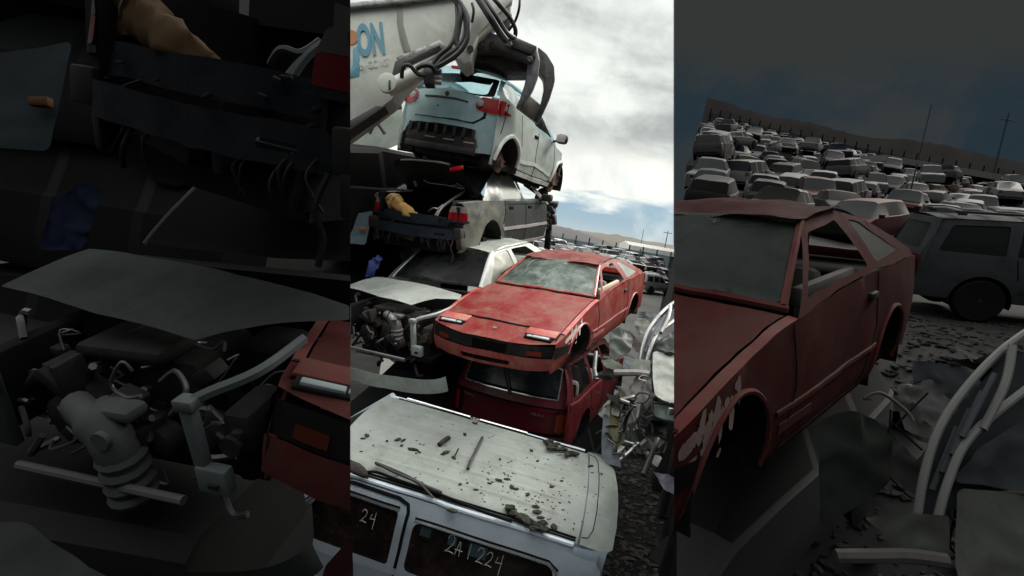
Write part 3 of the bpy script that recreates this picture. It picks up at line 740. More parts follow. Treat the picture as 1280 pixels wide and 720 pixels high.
    bm = sheet([(1.9, -1), (4.02, -1), (4.02, 1), (1.9, 1)], (), rf, .1, -.012); c.add('roof', bm, M_maroon, dent=.03)
    bm = sheet([(.3, -1), (1.25, -1), (1.25, 1), (.3, 1)], (), c.deck(.03), .1, -.012); c.add('hood', bm, M_maroon)
    ws = lambda u, t: (lerp(1.2, 1.9, t), u*lerp(.75, .62, t), lerp(.9, 1.37, t))
    bm = sheet([(-1, 0), (1, 0), (1, 1), (-1, 1)], (), ws, .2, .006); c.add('windshield', bm, M_glassd)
    bm = B(); box(bm, (2.4, 0, .28), (3.6, 1.4, .1)); box(bm, (.8, 0, .45), (.9, 1.0, .4)); box(bm, (3.9, 0, .62), (.5, 1.3, .3)); c.add('floor_pan', bm, M_dark, dent=0)
    seats(c, [1.9, 2.75], .3, M_seat, .5)
    bm = B(); box(bm, (3.5, .33, .95), (.5, .3, .22), Matrix.Rotation(.4, 3, 'Z'), .05); box(bm, (3.6, -.2, .90), (.5, .4, .12), bev=.04); c.add('loose_trim', bm, M_bluegrey, dent=.03)
    for xc, zc, r in arches: c.well(xc, zc, r, mm=M_well)
    return c

# ------------------------------------------------------------------ white minivan, roof towards us
def van(M, S, label):
    c = Car('white_minivan', label, 'van', M, [(.2, .75), (.9, .86), (2.0, .885), (4.0, .885), (4.5, .85), (4.72, .78)],
            [(.2, .94), (.35, .97), (.7, 1.0), (1.0, .985), (1.1, .97)], [(.2, .85), (1.0, 1.0), (2.0, 1.05), (4.7, 1.05)], S, .004, 14)
    arches = [(.95, .32, .37), (3.85, .32, .37)]
    for sg in (-1, 1):
        f = c.side(sg)
        bm = sheet(c.side_outline(.4, 4.60, .25, arches), (), f, .1, .012*-sg); c.add('body_side', bm, M_vanside)
        bm = B()
        for l in ([(1.6, 1.0), (1.6, .3)], [(2.78, 1.04), (2.78, .3)], [(3.95, 1.04), (3.95, .75)]): ribbon(bm, l, f, .014)
        c.add('panel_seam', bm, M_gap)
        # side above the belt: long dark windows, roof edge rolls over
        def g(x, z, sg=sg):
            t = (z - 1.05) / .62
            y = c.ytop(x) - .12*t - .10*max(0, t-.72)**1.5*4
            return (x, sg*y, z)
        bm = sheet([(1.15, 1.02), (1.9, 1.62), (2.2, 1.68), (4.45, 1.68), (4.58, 1.55), (4.64, 1.05)],
                   [rnd([(1.65, 1.14), (1.98, 1.57), (2.70, 1.565), (2.70, 1.10)], .04), rnd([(2.86, 1.10), (2.86, 1.53), (4.16, 1.52), (4.30, 1.10)], .07)], g, .08, .03*-sg); c.add('side_upper', bm, M_vanside)
        def gi(x, z, sg=sg): p = g(x, z); return (p[0], p[1] - sg*.022, p[2])
        bm = sheet(rnd([(1.62, 1.10), (1.96, 1.59), (2.72, 1.585), (2.72, 1.08)], .04), (), gi, .1, .005*sg); w1 = c.add('front_side_window', bm, M_vanglass)
        bm = sheet(rnd([(2.84, 1.08), (2.84, 1.55), (4.17, 1.54), (4.32, 1.08)], .07), (), gi, .1, .005*sg); w2 = c.add('rear_side_window', bm, M_vanglass)
        bm = B()
        ribbon(bm, [(1.7, 1.28), (1.97, 1.585), (2.70, 1.58)], g, .018, .008); ribbon(bm, [(2.86, 1.545), (4.1, 1.537), (4.2, 1.49), (4.31, 1.15)], g, .018, .008); c.add('window_chrome', bm, M_chrome)
        bm = B(); ribbon(bm, [(2.785, 1.10), (2.785, 1.58), (2.76, 1.63), (2.66, 1.655), (2.2, 1.66), (1.9, 1.63)], g, .03, .006); ribbon(bm, [(1.62, 1.26), (1.96, 1.60), (2.70, 1.597)], g, .014, .006); ribbon(bm, [(2.86, 1.562), (4.12, 1.553), (4.22, 1.50)], g, .014, .006)
        c.add('door_seal', bm, M_gap)
        if sg < 0:
            bm = B()      # the yard number scrawled in chalk pen on both windows
            fw = lambda x, z: tuple(Vector(gi(x, z)) + Vector((0, -.006, .002)))
            def scrawl(strokes, x, z, h, sk=0.):
                for st in strokes:
                    tube(bm, [fw(x + (a + sk*b)*h, z + b*h) for a, b in st], .0032, 5)
            D = {'2': [[(0, .75), (.1, .98), (.3, 1.0), (.42, .8), (.35, .5), (.1, .15), (-.05, .02), (.2, .06), (.5, 0)]],
                 'A': [[(0, 0), (.22, 1.0), (.3, .9), (.36, -.05)], [(-.08, .38), (.55, .36)]],
                 '1': [[(.1, 1.0), (.08, 0)]], '4': [[(.1, .8), (0, .42), (.45, .45)], [(.42, 1.0), (.38, -.35)]]}
            x = 3.20
            for ch, h in zip('2A1224', (.15, .12, .13, .13, .12, .13)):
                scrawl(D[ch], x, 1.36 - (x-3.2)*.03, h); x += .075 + (.03 if ch == 'A' else 0)+.012
            x = 2.36
            for ch in '24': scrawl(D[ch], x, 1.385, .11); x += .085
            c.add('chalk_number', bm, mat('white_chalk', (.50, .50, .48), .9), w2, dent=0)
            bm = B()
            bm.free()
            for xx, z, w, h in ((2.93, 1.475, .10, .05), (3.20, 1.47, .08, .05), (3.40, 1.455, .17, .07)):
                bm = sheet([(xx, z-h), (xx+w, z-h), (xx+w, z+h*.6), (xx, z+h*.6)], (), lambda a, b: tuple(Vector(gi(a, b)) + Vector((0, -.003, 0))), .1, .001)
                c.add('window_sticker', bm, mat('faded_teal_sticker', (.07, .12, .14), .6), w2, dent=0)
    # roof with pressed ribs
    def rz(x, y):
        e = .0
        for yc in (-.43, -.26, -.09, .09, .26, .43):
            k = (y - yc) / .019
            if abs(k) < 3: e += .0095 * math.exp(-k*k) * max(0, min(1, (x-2.12)/.1, (4.18-x)/.1))
            pass
        return 1.725 + .035*(1-(y/.62)**2) - .03*max(0, (abs(y)-.55)/.1)**2 + e + .012*math.sin(PI*(x-1.8)/2.6)
    roof = lambda x, y: (x, y, rz(x, y))
    bm = B(); rows = []
    for iy in range(121):
        y = lerp(-.645, .645, iy/120); k = 1 - (y/.645)**2; xa, xb = 1.88 - .08*k, 4.33 + .03*k
        rows.append([bm.verts.new((x, y, rz(x, y))) for x in [lerp(xa, xb, q/48) for q in range(49)]])
    for a, b in zip(rows, rows[1:]):
        for k in range(48): bm.faces.new((a[k], a[k+1], b[k+1], b[k]))
    bmesh.ops.solidify(bm, geom=bm.faces[:], thickness=.012)
    rf = c.add('roof', bm, M_vanroof, dent=.004)
    for v in (-1, 1):
        bm = B(); pts = [(x, v*(.655 + (.012 if x > 3 else 0)), 1.695) for x in [1.9 + .1*i for i in range(25)]]
        tube(bm, pts, .022, 8); c.add('roof_edge', bm, M_vanside)
        bm = B(); tube(bm, [(x, v*.612, rz(x, .612) + .006) for x in (2.0, 2.6, 3.2, 3.7, 4.31)], .009, 6)
        tube(bm, [(x, v*.632, rz(x, .632) + .008) for x in (2.0, 2.6, 3.2, 3.7, 4.31)], .006, 6)
        c.add('drip_channel', bm, M_gap)
        bm = B()
        if v > 0: tube(bm, [(x, .628, 1.745) for x in (2.1, 2.9)], .012, 6); tube(bm, [(x, .628, 1.745) for x in (3.02, 3.6)], .012, 6)
        box(bm, (2.97, v*.618, 1.735), (.11, .05, .025), bev=.006)
        for k in (-.02, .02): lathe(bm, [(0, .010), (.012, .010)], (2.97 + k, v*.618, 1.747), (0, 0, 1), 8)
        c.add('rack_fitting', bm, M_gap if v < 0 else M_chrome)
    # tailgate head with spoiler
    sp = lambda x, v: (x, v*(.655 - .06*max(0, (x-4.36)/.32)**2), 1.735 - .06*((x-4.36)/.3)**2 - .03*abs(v)**4 + .03*(1-v*v))
    bm = sheet([(4.352, -1), (4.60, -1), (4.66, -.92), (4.69, -.5), (4.70, 0), (4.69, .5), (4.66, .92), (4.60, 1), (4.352, 1), (4.378, 0)], (), sp, .05, -.02); c.add('spoiler', bm, M_vanroof, dent=.004)
    bm = B(); ribbon(bm, [(4.36, -.9), (4.42, -.88), (4.455, -.75), (4.475, -.4), (4.48, 0), (4.475, .4), (4.455, .75), (4.42, .88), (4.36, .9)], sp, .008, .003); c.add('panel_seam', bm, M_gap)
    tgs = lambda y, z: (4.70 - .16*max(0, z-1.1) - .12*abs(y/.85)**3, y*(1 - .12*max(0, z-1.05)), z)
    bm = sheet([(-.82, .35), (.82, .35), (.84, 1.05), (.74, 1.68), (-.74, 1.68), (-.84, 1.05)], [rnd([(-.66, 1.1), (.66, 1.1), (.6, 1.55), (-.6, 1.55)], .06)], tgs, .1, -.02); c.add('tailgate', bm, M_vanside)
    bm = sheet(rnd([(-.67, 1.09), (.67, 1.09), (.61, 1.56), (-.61, 1.56)], .06), (), lambda y, z: tuple(Vector(tgs(y, z)) - Vector((.02, 0, 0))), .1, -.005); c.add('rear_window', bm, M_glassd)
    for sg in (-1, 1):
        bm = B(); sheet([(4.30, 1.53), (4.60, 1.53), (4.60, 1.72), (4.34, 1.69)], (), lambda x, z: (x, sg*(.70 - .12*max(0, (z-1.6)) - .05*max(0, (x-4.36)/.3)**2), z), .06, .02*-sg, bm); c.add('spoiler_cheek', bm, M_vanside, dent=0)
    ws = lambda u, t: (lerp(.95 + .25*u*u, 1.83 + .05*u*u, t), u*lerp(.8, .64, t), lerp(1.02, 1.72, t))
    bm = sheet(rnd([(-.95, .03), (.95, .03), (.92, .97), (-.92, .97)], .06), (), ws, .12, .006); c.add('windshield', bm, M_glassd)
    bm = B()
    for sg in (-1, 1): tube(bm, [Vector(ws(sg, t/6)) + Vector((.03, 0, 0)) for t in range(7)], .04, 8)
    c.add('windshield_pillar', bm, M_vanside)
    bm = sheet([(.25, -1), (1.2, -1), (.98, 0), (1.2, 1), (.25, 1), (.12, 0)], (), c.deck(.05), .1, -.012); c.add('hood', bm, M_white)
    bm = B(); box(bm, (2.5, 0, .3), (4.0, 1.5, .12)); box(bm, (1.1, 0, .7), (.1, 1.4, .6)); box(bm, (.6, 0, .5), (.5, 1.3, .5)); c.add('floor_pan', bm, M_dark, dent=0)
    seats(c, [1.9, 2.8, 3.6], .45, M_seat, .55)
    for xc, zc, r in arches: c.well(xc, zc, r, mm=M_well)
    for xc, zc, r in arches:
        for sg in (-1, 1):
            bm = B(); lathe(bm, [(-.09, .2), (-.1, .29), (-.06, .315), (.06, .315), (.1, .29), (.09, .2)], (xc, sg*.76, .30), (0, sg, 0), 24); t = c.add('wheel', bm, M_rubber, dent=0)
            bm = B(); lathe(bm, [(.06, .20), (.085, .2), (.08, .12), (.09, .05)], (xc, sg*.76, .30), (0, sg, 0), 20); c.add('rim', bm, M_alu, t, dent=0)
    return c

# ------------------------------------------------------------------ white car with its front torn off
def stripped(M, S, label, pal, cuts=(), group=None, rest=True, hood_outline=None, hood_px=None, drop=0., name='stripped_white_car'):
    c = Car(name, label, 'car', M, [(.2, .74), (.5, .80), (1.0, .855), (3.6, .86), (4.5, .76)],
            [(.2, .93), (.3, .96), (.55, 1.0), (.8, .985), (.98, .95)], [(.25, .80), (.45, .85), (.9, .905), (1.42, .955), (2.5, .96), (4.5, .95)], S, .01, 17, cuts, group)
    ho = hood_outline or [(.44, -.60), (.42, -.3), (.40, .0), (.42, .6), (.46, .74), (.95, .80), (1.40, .84), (1.36, .4), (1.34, 0), (1.36, -.4), (1.40, -.80), (1.2, -.80), (.9, -.75), (.60, -.70)]
    hd = c.deck(.035)
    if hood_px:
        ho = []
        for px, py in hood_px:
            z = .93
            for _ in range(6):
                q = c.local(px, py, 2, z); v = max(-1.4, min(1.4, q.y / c.ytop(q.x))); z = interp(c.zt, q.x) + .035*(1 - v*v)
            ho.append((q.x, v))
    bm = sheet(rnd(ho, .02), (), hd, .06, -.014)
    c.add('hood', bm, pal['white'], dent=.008)
    ws = lambda u, t: (lerp(1.38 + .14*u*u, 2.02 + .08*u*u, t), u*lerp(.77, .60, t), lerp(.965, 1.36, t) + .03*(1-u*u) + .02*math.sin(PI*t))
    bm = sheet(rnd([(-.97, .02), (.97, .02), (.95, .98), (-.95, .98)], .04), (), ws, .1, .006); c.add('windshield', bm, pal['glass'])
    bm = B(); tube(bm, [Vector(ws(.985, t/8)) for t in range(9)], .011, 6); c.add('windshield_trim', bm, pal['white'])
    bm = B(); box(bm, Vector(ws(-.15, .62)) + Vector((-.012, 0, .006)), (.004, .13, .02), Matrix.Rotation(.25, 3, 'X')); c.add('windshield_glint', bm, pal['glint'], dent=0) if False else bm.free()
    # engine bay: walls, engine, loom
    bm = B()
    box(bm, (1.38, 0, .62), (.08, 1.5, .62)); box(bm, (1.05, 0, .16), (.8, 1.2, .06)); box(bm, (.92, .64, .58), (.95, .1, .4), bev=.02)
    box(bm, (.92, -.66, .42), (.95, .08, .22), bev=.02); box(bm, (1.0, .45, .62), (.3, .3, .3), bev=.06); box(bm, (1.0, -.48, .58), (.3, .28, .3), bev=.06)
    c.add('bay_wall', bm, pal['dark'], dent=.01)
    rr = random.Random(21)
    bm = B()
    box(bm, (.92, .05, .52), (.42, .62, .36), bev=.05); box(bm, (.78, .10, .74), (.30, .50, .08), bev=.03); lathe(bm, [(0, .09), (.02, .11), (.16, .11), (.18, .08)], (.66, .34, .45), (-1, 0, 0), 16)
    lathe(bm, [(0, .07), (.03, .08), (.10, .08), (.12, .05)], (.62, -.14, .36), (-1, .1, 0), 16)
    for k in range(34): box(bm, (rr.uniform(.50, .95), rr.uniform(-.5, .55), rr.uniform(.3, .74)), (rr.uniform(.05, .16), rr.uniform(.05, .2), rr.uniform(.05, .16)), Matrix.Rotation(rr.uniform(0, 3), 3, 'X'), .012)
    c.add('engine_block', bm, pal['engine'], dent=.015)
    bm = B()     # pale intake manifold: elbow and ribbed trunk
    pts = smooth_path([(.60, .08, .70), (.56, -.02, .69), (.55, -.10, .62), (.56, -.11, .52), (.58, -.11, .40)], 5)
    tube(bm, pts, [.055]*6 + [.07]*4 + [.075]*(len(pts)-10), 12)
    for k in range(4): lathe(bm, [(0, .08), (.02, .088), (.04, .08)], (.56, -.11, .56 - .055*k), (.05, 0, -1), 14)
    box(bm, (.60, -.10, .71), (.10, .20, .05), bev=.02); lathe(bm, [(0, .035), (.02, .035)], (.50, -.14, .66), (-1, 0, 0), 12)
    if drop:
        for v in bm.verts: v.co = Vector((.52, -.11, .55)) + (v.co - Vector((.56, -.11, .55)))*1.25 + Vector((-.12, drop*.35, -drop))
    c.add('intake_manifold', bm, pal['alu'], dent=.006)
    bm = B()
    for k in range(46):
        a = Vector((rr.uniform(.42, .75), rr.uniform(-.6, .62), rr.uniform(.2, .84))); p = [a]
        for q in range(4): p.append(p[-1] + Vector((rr.uniform(-.05, .06), rr.uniform(-.12, .12), rr.uniform(-.11, .08))))
        bm = B(); tube(bm, smooth_path(p, 4), rr.choice([.005, .008, .012, .018]), 6); c.add('engine_hose', bm, M_rubber, dent=0)
    for pp, r_ in (([(.44, .28, .56), (.42, .22, .50), (.43, .17, .48), (.42, .19, .40)], .011), ([(.44, .12, .36), (.42, .06, .40), (.43, .0, .44)], .013), ([(.44, .52, .52), (.42, .50, .42), (.43, .53, .36)], .013)):
        bm = B(); tube(bm, smooth_path(pp, 5), r_, 6); c.add('coolant_pipe', bm, pal['alu'], dent=0)
    # surviving radiator support: left corner bracket with its curved top rail, right upright, tie bar
    bm = B()
    box(bm, (.36, -.545, .57), (.05, .055, .36), bev=.008); box(bm, (.35, -.60, .40), (.06, .15, .13), bev=.012)
    tube(bm, smooth_path([(.37, -.54, .76), (.42, -.62, .80), (.55, -.74, .83), (.8, -.80, .86)], 5), .026, 6); box(bm, (.36, -.55, .77), (.07, .09, .05), bev=.01)
    c.add('lamp_bracket', bm, pal['brk'], dent=.006)
    bm = B(); box(bm, (.315, -.615, .39), (.012, .045, .02)); c.add('bracket_slot', bm, M_gap, dent=0)
    bm = B(); box(bm, (.40, .60, .56), (.05, .13, .46), Matrix.Rotation(.05, 3, 'X'), .012); box(bm, (.38, .70, .70), (.05, .05, .30), bev=.01); box(bm, (.38, .52, .74), (.04, .04, .16), bev=.01); c.add('radiator_support', bm, pal['rad'], dent=.01)
    bm = B(); tube(bm, [(.33, .50, .27), (.33, -.42, .26)], .022, 8); tube(bm, [(.345, .40, .22), (.345, -.40, .235)], .012, 6); c.add('tie_bar', bm, pal['bar'], dent=.006)
    bm = B(); box(bm, (.55, -.68, .58), (.26, .14, .22), bev=.04); box(bm, (.42, -.70, .60), (.06, .05, .05), bev=.01); lathe(bm, [(0, .05), (.03, .05)], (.4, -.68, .56), (-1, 0, 0), 14); c.add('lamp_remains', bm, pal['engine'], dent=.01)
    # hanging bumper skin: a wide smile of white plastic
    def skin(u, t):
        a = u * PI * .5
        return (.34 - .30*math.cos(a) + .05*t, 1.02*math.sin(a), .16 - .02*math.cos(a) - .20*t)
    bm = sheet([(-1, 0), (1, 0), (1, 1), (-1, 1)], (), skin, .07, .012); c.add('bumper_skin', bm, pal['white'], dent=.012)
    if rest:
        bm = B(); tube(bm, [Vector(ws(-.985, t/8)) + Vector((0, -.012, 0)) for t in range(9)], .035, 8); c.add('windshield_pillar', bm, pal['white'])
        for sg in (-1, 1):
            f = c.side(sg)
            bm = sheet(c.side_outline(1.5, 4.4, .22, [(3.6, .31, .36)]), (), f, .1, .012*-sg); c.add('body_side', bm, pal['white'])
            g = c.gh(sg, .955, 1.38, .23, .02)
            bm = sheet([(1.45, .955), (2.05, 1.36), (2.4, 1.40), (3.2, 1.39), (3.9, .965)], [rnd([(1.72, .99), (2.12, 1.33), (2.52, 1.345), (2.52, .99)], .04), rnd([(2.62, .99), (2.62, 1.345), (3.08, 1.335), (3.4, 1.1), (3.4, .99)], .04)], g, .07, .02*-sg); c.add('window_frame', bm, pal['white'])
            bm = sheet(rnd([(1.7, .97), (2.11, 1.34), (2.54, 1.355), (2.54, .97)], .04), (), c.gh(sg, .955, 1.38, .245, .02), .1, .005*sg); c.add('side_window', bm, M_mossglass)
        rf = lambda x, v: (x, v*.61, 1.375 + .045*(1-v*v))
        bm = sheet([(2.0, -1), (3.2, -1), (3.2, 1), (2.0, 1)], (), rf, .1, -.012); c.add('roof', bm, pal['white'], dent=.02)
        bk = lambda x, v: (x, v*lerp(.61, .7, (x-3.2)/.8), 1.385 - .42*(x-3.2)/.8 + .03*(1-v*v))
        bm = sheet([(3.21, -1), (4.0, -1), (4.0, 1), (3.21, 1)], (), bk, .12, -.006); c.add('rear_window', bm, M_glassd)
        bm = sheet([(3.98, -1), (4.45, -1), (4.45, 1), (3.98, 1)], (), c.deck(.02), .1, -.012); c.add('boot_lid', bm, pal['white'])
        bm = B(); box(bm, (2.6, 0, .28), (2.6, 1.5, .1)); box(bm, (4.3, 0, .55), (.3, 1.4, .5)); c.add('floor_pan', bm, M_dark, dent=0)
        seats(c, [2.2], .3, M_dark, .5)
    return c

# ------------------------------------------------------------------ offroad car with roof rack
def suv(M, S, label, pal, group=None):
    c = Car('offroad_car', label, 'offroad car', M, [(0, .70), (.2, .84), (.9, .90), (3.9, .90), (4.5, .87), (4.7, .80)], [(.3, .94), (.5, .985), (.8, 1.0), (1.1, .97)],
            [(0, .85), (.3, .98), (1.2, 1.06), (2, 1.09), (4.7, 1.10)], S, .004, 23, (), group)
    arches = [(.92, .36, .42), (3.72, .36, .42)]
    for sg in (-1, 1):
        f = c.side(sg)
        bm = sheet(c.side_outline(.08, 4.62, .36, arches), (), f, .1, .012*-sg); c.add('body_side', bm, pal['paint'])
        bm = B()
        for l in ([(1.35, 1.05), (1.35, .42)], [(2.45, 1.08), (2.45, .42)], [(3.35, 1.08), (3.3, .75)]): ribbon(bm, l, f, .016)
        c.add('panel_seam', bm, pal['dark'])
        bm = B(); ribbon(bm, [(1.36, .60), (3.25, .60)], f, .09, .014); c.add('side_moulding', bm, pal['trim'])
        g = c.gh(sg, 1.08, 1.70, .19, .02)
        wins = [rnd([(1.55, 1.13), (1.98, 1.60), (2.42, 1.62), (2.42, 1.13)], .03), rnd([(2.52, 1.13), (2.52, 1.62), (3.30, 1.62), (3.36, 1.13)], .03), rnd([(3.50, 1.13), (3.47, 1.61), (4.22, 1.58), (4.40, 1.15)], .05)]
        bm = sheet([(1.25, 1.06), (1.9, 1.66), (2.3, 1.71), (4.35, 1.69), (4.62, 1.09)], wins, g, .08, .02*-sg); c.add('window_frame', bm, pal['paint'])
        for w in wins:
            bm = sheet(w, (), c.gh(sg, 1.08, 1.70, .208, .02), .12, .004*sg); c.add('side_window', bm, pal['glass'])
        bm = B(); tube(bm, [(x, sg*.62, 1.80) for x in (1.9, 2.7, 3.5, 4.2)], .022, 8)
        for x in (2.0, 3.0, 4.1): box(bm, (x, sg*.62, 1.77), (.12, .05, .06), bev=.01)
        c.add('roof_rail', bm, pal['trim'])
        tx = lambda y, z: (4.68 - .2*max(0, abs(y)-.7), y, z)
        bm = sheet(rnd([(sg*.66, .75), (sg*.86, .75), (sg*.86, 1.06), (sg*.66, 1.06)], .02), (), tx, .08, .03*-sg); c.add('tail_light', bm, pal['lamp'])
        for xc, zc, r in arches:
            bm = B(); lathe(bm, [(-.1, .2), (-.11, .33), (-.07, .36), (.07, .36), (.11, .33), (.1, .2)], (xc, sg*.78, .36), (0, sg, 0), 22); t = c.add('wheel', bm, pal['dark'], dent=0)
            bm = B(); lathe(bm, [(.07, .22), (.09, .22), (.08, .14), (.10, .05)], (xc, sg*.78, .36), (0, sg, 0), 18); c.add('rim', bm, pal['trim'], t, dent=0)
        bm = B(); box(bm, (1.45, sg*.98, 1.14), (.12, .2, .15), bev=.04); c.add('wing_mirror', bm, pal['dark'], dent=0)
    tg = lambda y, z: (4.68 - .12*abs(y/.85)**3 - .32*max(0, z-1.08), y*(1-.16*max(0, z-1.08)), z)
    bm = sheet([(-.84, .4), (.84, .4), (.86, 1.09), (.80, 1.69), (-.80, 1.69), (-.86, 1.09)], [rnd([(-.66, 1.15), (.66, 1.15), (.62, 1.58), (-.62, 1.58)], .05)], tg, .1, -.02); c.add('tailgate', bm, pal['paint'])
    bm = sheet(rnd([(-.67, 1.14), (.67, 1.14), (.63, 1.59), (-.63, 1.59)], .05), (), lambda y, z: tuple(Vector(tg(y, z)) - Vector((.02, 0, 0))), .12, -.004); c.add('rear_window', bm, pal['glass'])
    bm = sheet([(-.82, .36), (.82, .36), (.84, .58), (-.84, .58)], (), lambda y, z: (4.78 - .2*abs(y/.85)**3, y, z), .1, -.08); c.add('rear_bumper', bm, pal['trim'])
    rf = lambda x, v: (x, v*.70, 1.70 + .05*(1-v*v) - .02*((x-3)/1.3)**2)
    bm = sheet([(1.9, -1), (4.42, -1), (4.46, 0), (4.42, 1), (1.9, 1)], (), rf, .1, -.014); c.add('roof', bm, pal['paint'])
    for x in (2.15, 2.65, 3.15, 3.65, 4.1):
        bm = B(); tube(bm, [(x, -.62, 1.80), (x, 0, 1.825), (x, .62, 1.80)], .024, 8); c.add('rack_bar', bm, pal['bar'])
    ws = lambda u, t: (lerp(1.1 + .2*u*u, 1.88 + .05*u*u, t), u*lerp(.82, .70, t), lerp(1.06, 1.69, t))
    bm = sheet([(-1, 0), (1, 0), (1, 1), (-1, 1)], (), ws, .15, .006); c.add('windshield', bm, pal['glass'])
    bm = sheet([(.1, -1), (1.3, -1), (1.1, 0), (1.3, 1), (.1, 1), (.02, 0)], (), c.deck(.05), .12, -.012); c.add('hood', bm, pal['paint'])
    bm = sheet([(-.70, .4), (.70, .4), (.70, .86), (-.70, .86)], (), lambda y, z: (.05 + .15*abs(y/.8)**3, y, z), .1, .02); c.add('nose_panel', bm, pal['trim'])
    bm = B(); box(bm, (2.5, 0, .5), (4.0, 1.4, .25)); box(bm, (3.0, 0, 1.0), (2.2, 1.3, .1)); c.add('floor_pan', bm, pal['dark'], dent=0)
    for xc, zc, r in arches: c.well(xc, zc, r, mm=pal['dark'])
    return c
# ------------------------------------------------------------------ sky, sun, camera
def make_world():
    w = bpy.data.worlds.new('World'); SC.world = w; w.use_nodes = True
    nt = w.node_tree; N = nt.nodes; L = nt.links; N.clear()
    out = N.new('ShaderNodeOutputWorld'); bg = N.new('ShaderNodeBackground'); bg.inputs[1].default_value = 1.0
    L.new(bg.outputs[0], out.inputs[0])
    sky = N.new('ShaderNodeTexSky'); sky.sky_type = 'NISHITA'; sky.sun_disc = False
    sky.sun_elevation = SUN_EL; sky.sun_rotation = SUN_AZ; sky.altitude = 300; sky.dust_density = 1.5
    def math_(op, a, b=None, clamp=False):
        m = N.new('ShaderNodeMath'); m.operation = op; m.use_clamp = clamp
        for i, v in enumerate((a, b)):
            if v is None: continue
            if isinstance(v, (int, float)): m.inputs[i].default_value = v
            else: L.new(v, m.inputs[i])
        return m.outputs[0]
    def mr(v, a, b, c=0., d=1., smooth=True):
        m = N.new('ShaderNodeMapRange'); m.interpolation_type = 'SMOOTHSTEP' if smooth else 'LINEAR'
        for i, x in enumerate((a, b, c, d)): m.inputs[i+1].default_value = x
        L.new(v, m.inputs[0]); return m.outputs[0]
    def mix(f, a, b, mode='MIX'):
        x = N.new('ShaderNodeMix'); x.data_type = 'RGBA'; x.blend_type = mode
        if isinstance(f, (int, float)): x.inputs[0].default_value = f
        else: L.new(f, x.inputs[0])
        for s, v in ((6, a), (7, b)):
            if isinstance(v, tuple): x.inputs[s].default_value = (*v, 1)
            else: L.new(v, x.inputs[s])
        return x.outputs[2]
    tc = N.new('ShaderNodeTexCoord'); D = tc.outputs['Generated']
    sep = N.new('ShaderNodeSeparateXYZ'); L.new(D, sep.inputs[0]); z = sep.outputs[2]
    # cloud coordinates: project on a flat layer overhead so clouds flatten towards the horizon
    zz = math_('ADD', math_('MAXIMUM', z, 0.0), .16)
    dv = N.new('ShaderNodeVectorMath'); dv.operation = 'DIVIDE'; cb = N.new('ShaderNodeCombineXYZ')
    for i in range(3): L.new(zz, cb.inputs[i])
    L.new(D, dv.inputs[0]); L.new(cb.outputs[0], dv.inputs[1])
    def nz(s, det, rough, vec, dist=0., off=(0, 0, 0)):
        mp = N.new('ShaderNodeMapping'); mp.inputs['Location'].default_value = off; L.new(vec, mp.inputs[0])
        n = N.new('ShaderNodeTexNoise'); n.inputs['Scale'].default_value = s; n.inputs['Detail'].default_value = det
        n.inputs['Roughness'].default_value = rough; n.inputs['Distortion'].default_value = dist; L.new(mp.outputs[0], n.inputs['Vector']); return n.outputs[0]
    n1 = nz(1.5, 8, .55, dv.outputs[0], .25, (.3, 1.1, 0)); n2 = nz(4.5, 8, .6, D, .3, (2, 0, 1)); n3 = nz(.9, 4, .5, dv.outputs[0], 0, (4, 2, 0))
    zj = math_('ADD', z, math_('MULTIPLY', math_('SUBTRACT', n1, .5), .16))
    # clear blue strip low down, bright break above it, grey deck over all
    blue = mix(.82, mix(1.0, sky.outputs[0], (.055, .055, .055), 'MULTIPLY'), (.27, .41, .52))
    hazy = mix(mr(z, .005, .05), (.42, .50, .52), blue)
    wisps = mr(n2, .50, .64); hazy = mix(math_('MULTIPLY', wisps, .55), hazy, (.60, .66, .66))
    grey = mix(mr(n1, .38, .62), (.34, .36, .355), (.74, .77, .73))
    grey = mix(mr(n2, .40, .66, 0, .5), grey, (.80, .83, .79))
    grey = mix(mr(nz(9, 6, .6, D, .4, (1, 3, 2)), .5, .68, 0, .35), grey, (.38, .40, .40))
    bright = mix(mr(n2, .4, .65), (.90, .90, .82), (.64, .68, .66))
    col = mix(mr(zj, .052, .085), hazy, bright)
    col = mix(mr(zj, .125, .175), col, grey)
    col = mix(mr(z, .34, .75), col, (1.9, 1.9, 1.85))  # overhead sky brightened out of view to light the tops
    # sky dimmed past a straight right edge; darkened unseen behind the viewer for shade
    n = (CX * 700 - CF * 202).normalized()
    def dot(v):
        m = N.new('ShaderNodeVectorMath'); m.operation = 'DOT_PRODUCT'; m.inputs[1].default_value = v; L.new(D, m.inputs[0]); return m.outputs['Value']
    east = mr(dot(n), -.0012, .0012)
    low = mr(z, .42, .75, 1, 0)
    bank = math_('MULTIPLY', east, low)  # mask of the dimmed sky on the right
    dimmed_c = mix(mr(n2, .42, .62), (.014, .025, .034), (.028, .032, .033))
    dimmed_c = mix(mr(zj, .25, .36), dimmed_c, (.026, .029, .028))
    dimmed_c = mix(mr(zj, .20, .14), dimmed_c, (.022, .028, .031))
    col = mix(bank, col, dimmed_c)
    back = mr(dot(Vector((0, 1, 0))), .15, -.25)
    col = mix(math_('MULTIPLY', math_('MULTIPLY', back, low), .25), col, (.10, .11, .12))
    L.new(col, bg.inputs[0])
SUN_EL, SUN_AZ = R(38), R(48)       # azimuth clockwise from north (+Y)
def make_sun():
    l = bpy.data.lights.new('sun', 'SUN'); l.energy = 2.6; l.angle = R(20); l.color = (1, .95, .86)
    o = bpy.data.objects.new('sun', l); COL.objects.link(o)
    d = Vector((math.sin(SUN_AZ)*math.cos(SUN_EL), math.cos(SUN_AZ)*math.cos(SUN_EL), math.sin(SUN_EL)))
    o.rotation_euler = d.to_track_quat('Z', 'Y').to_euler(); o.location = (0, 0, 30)
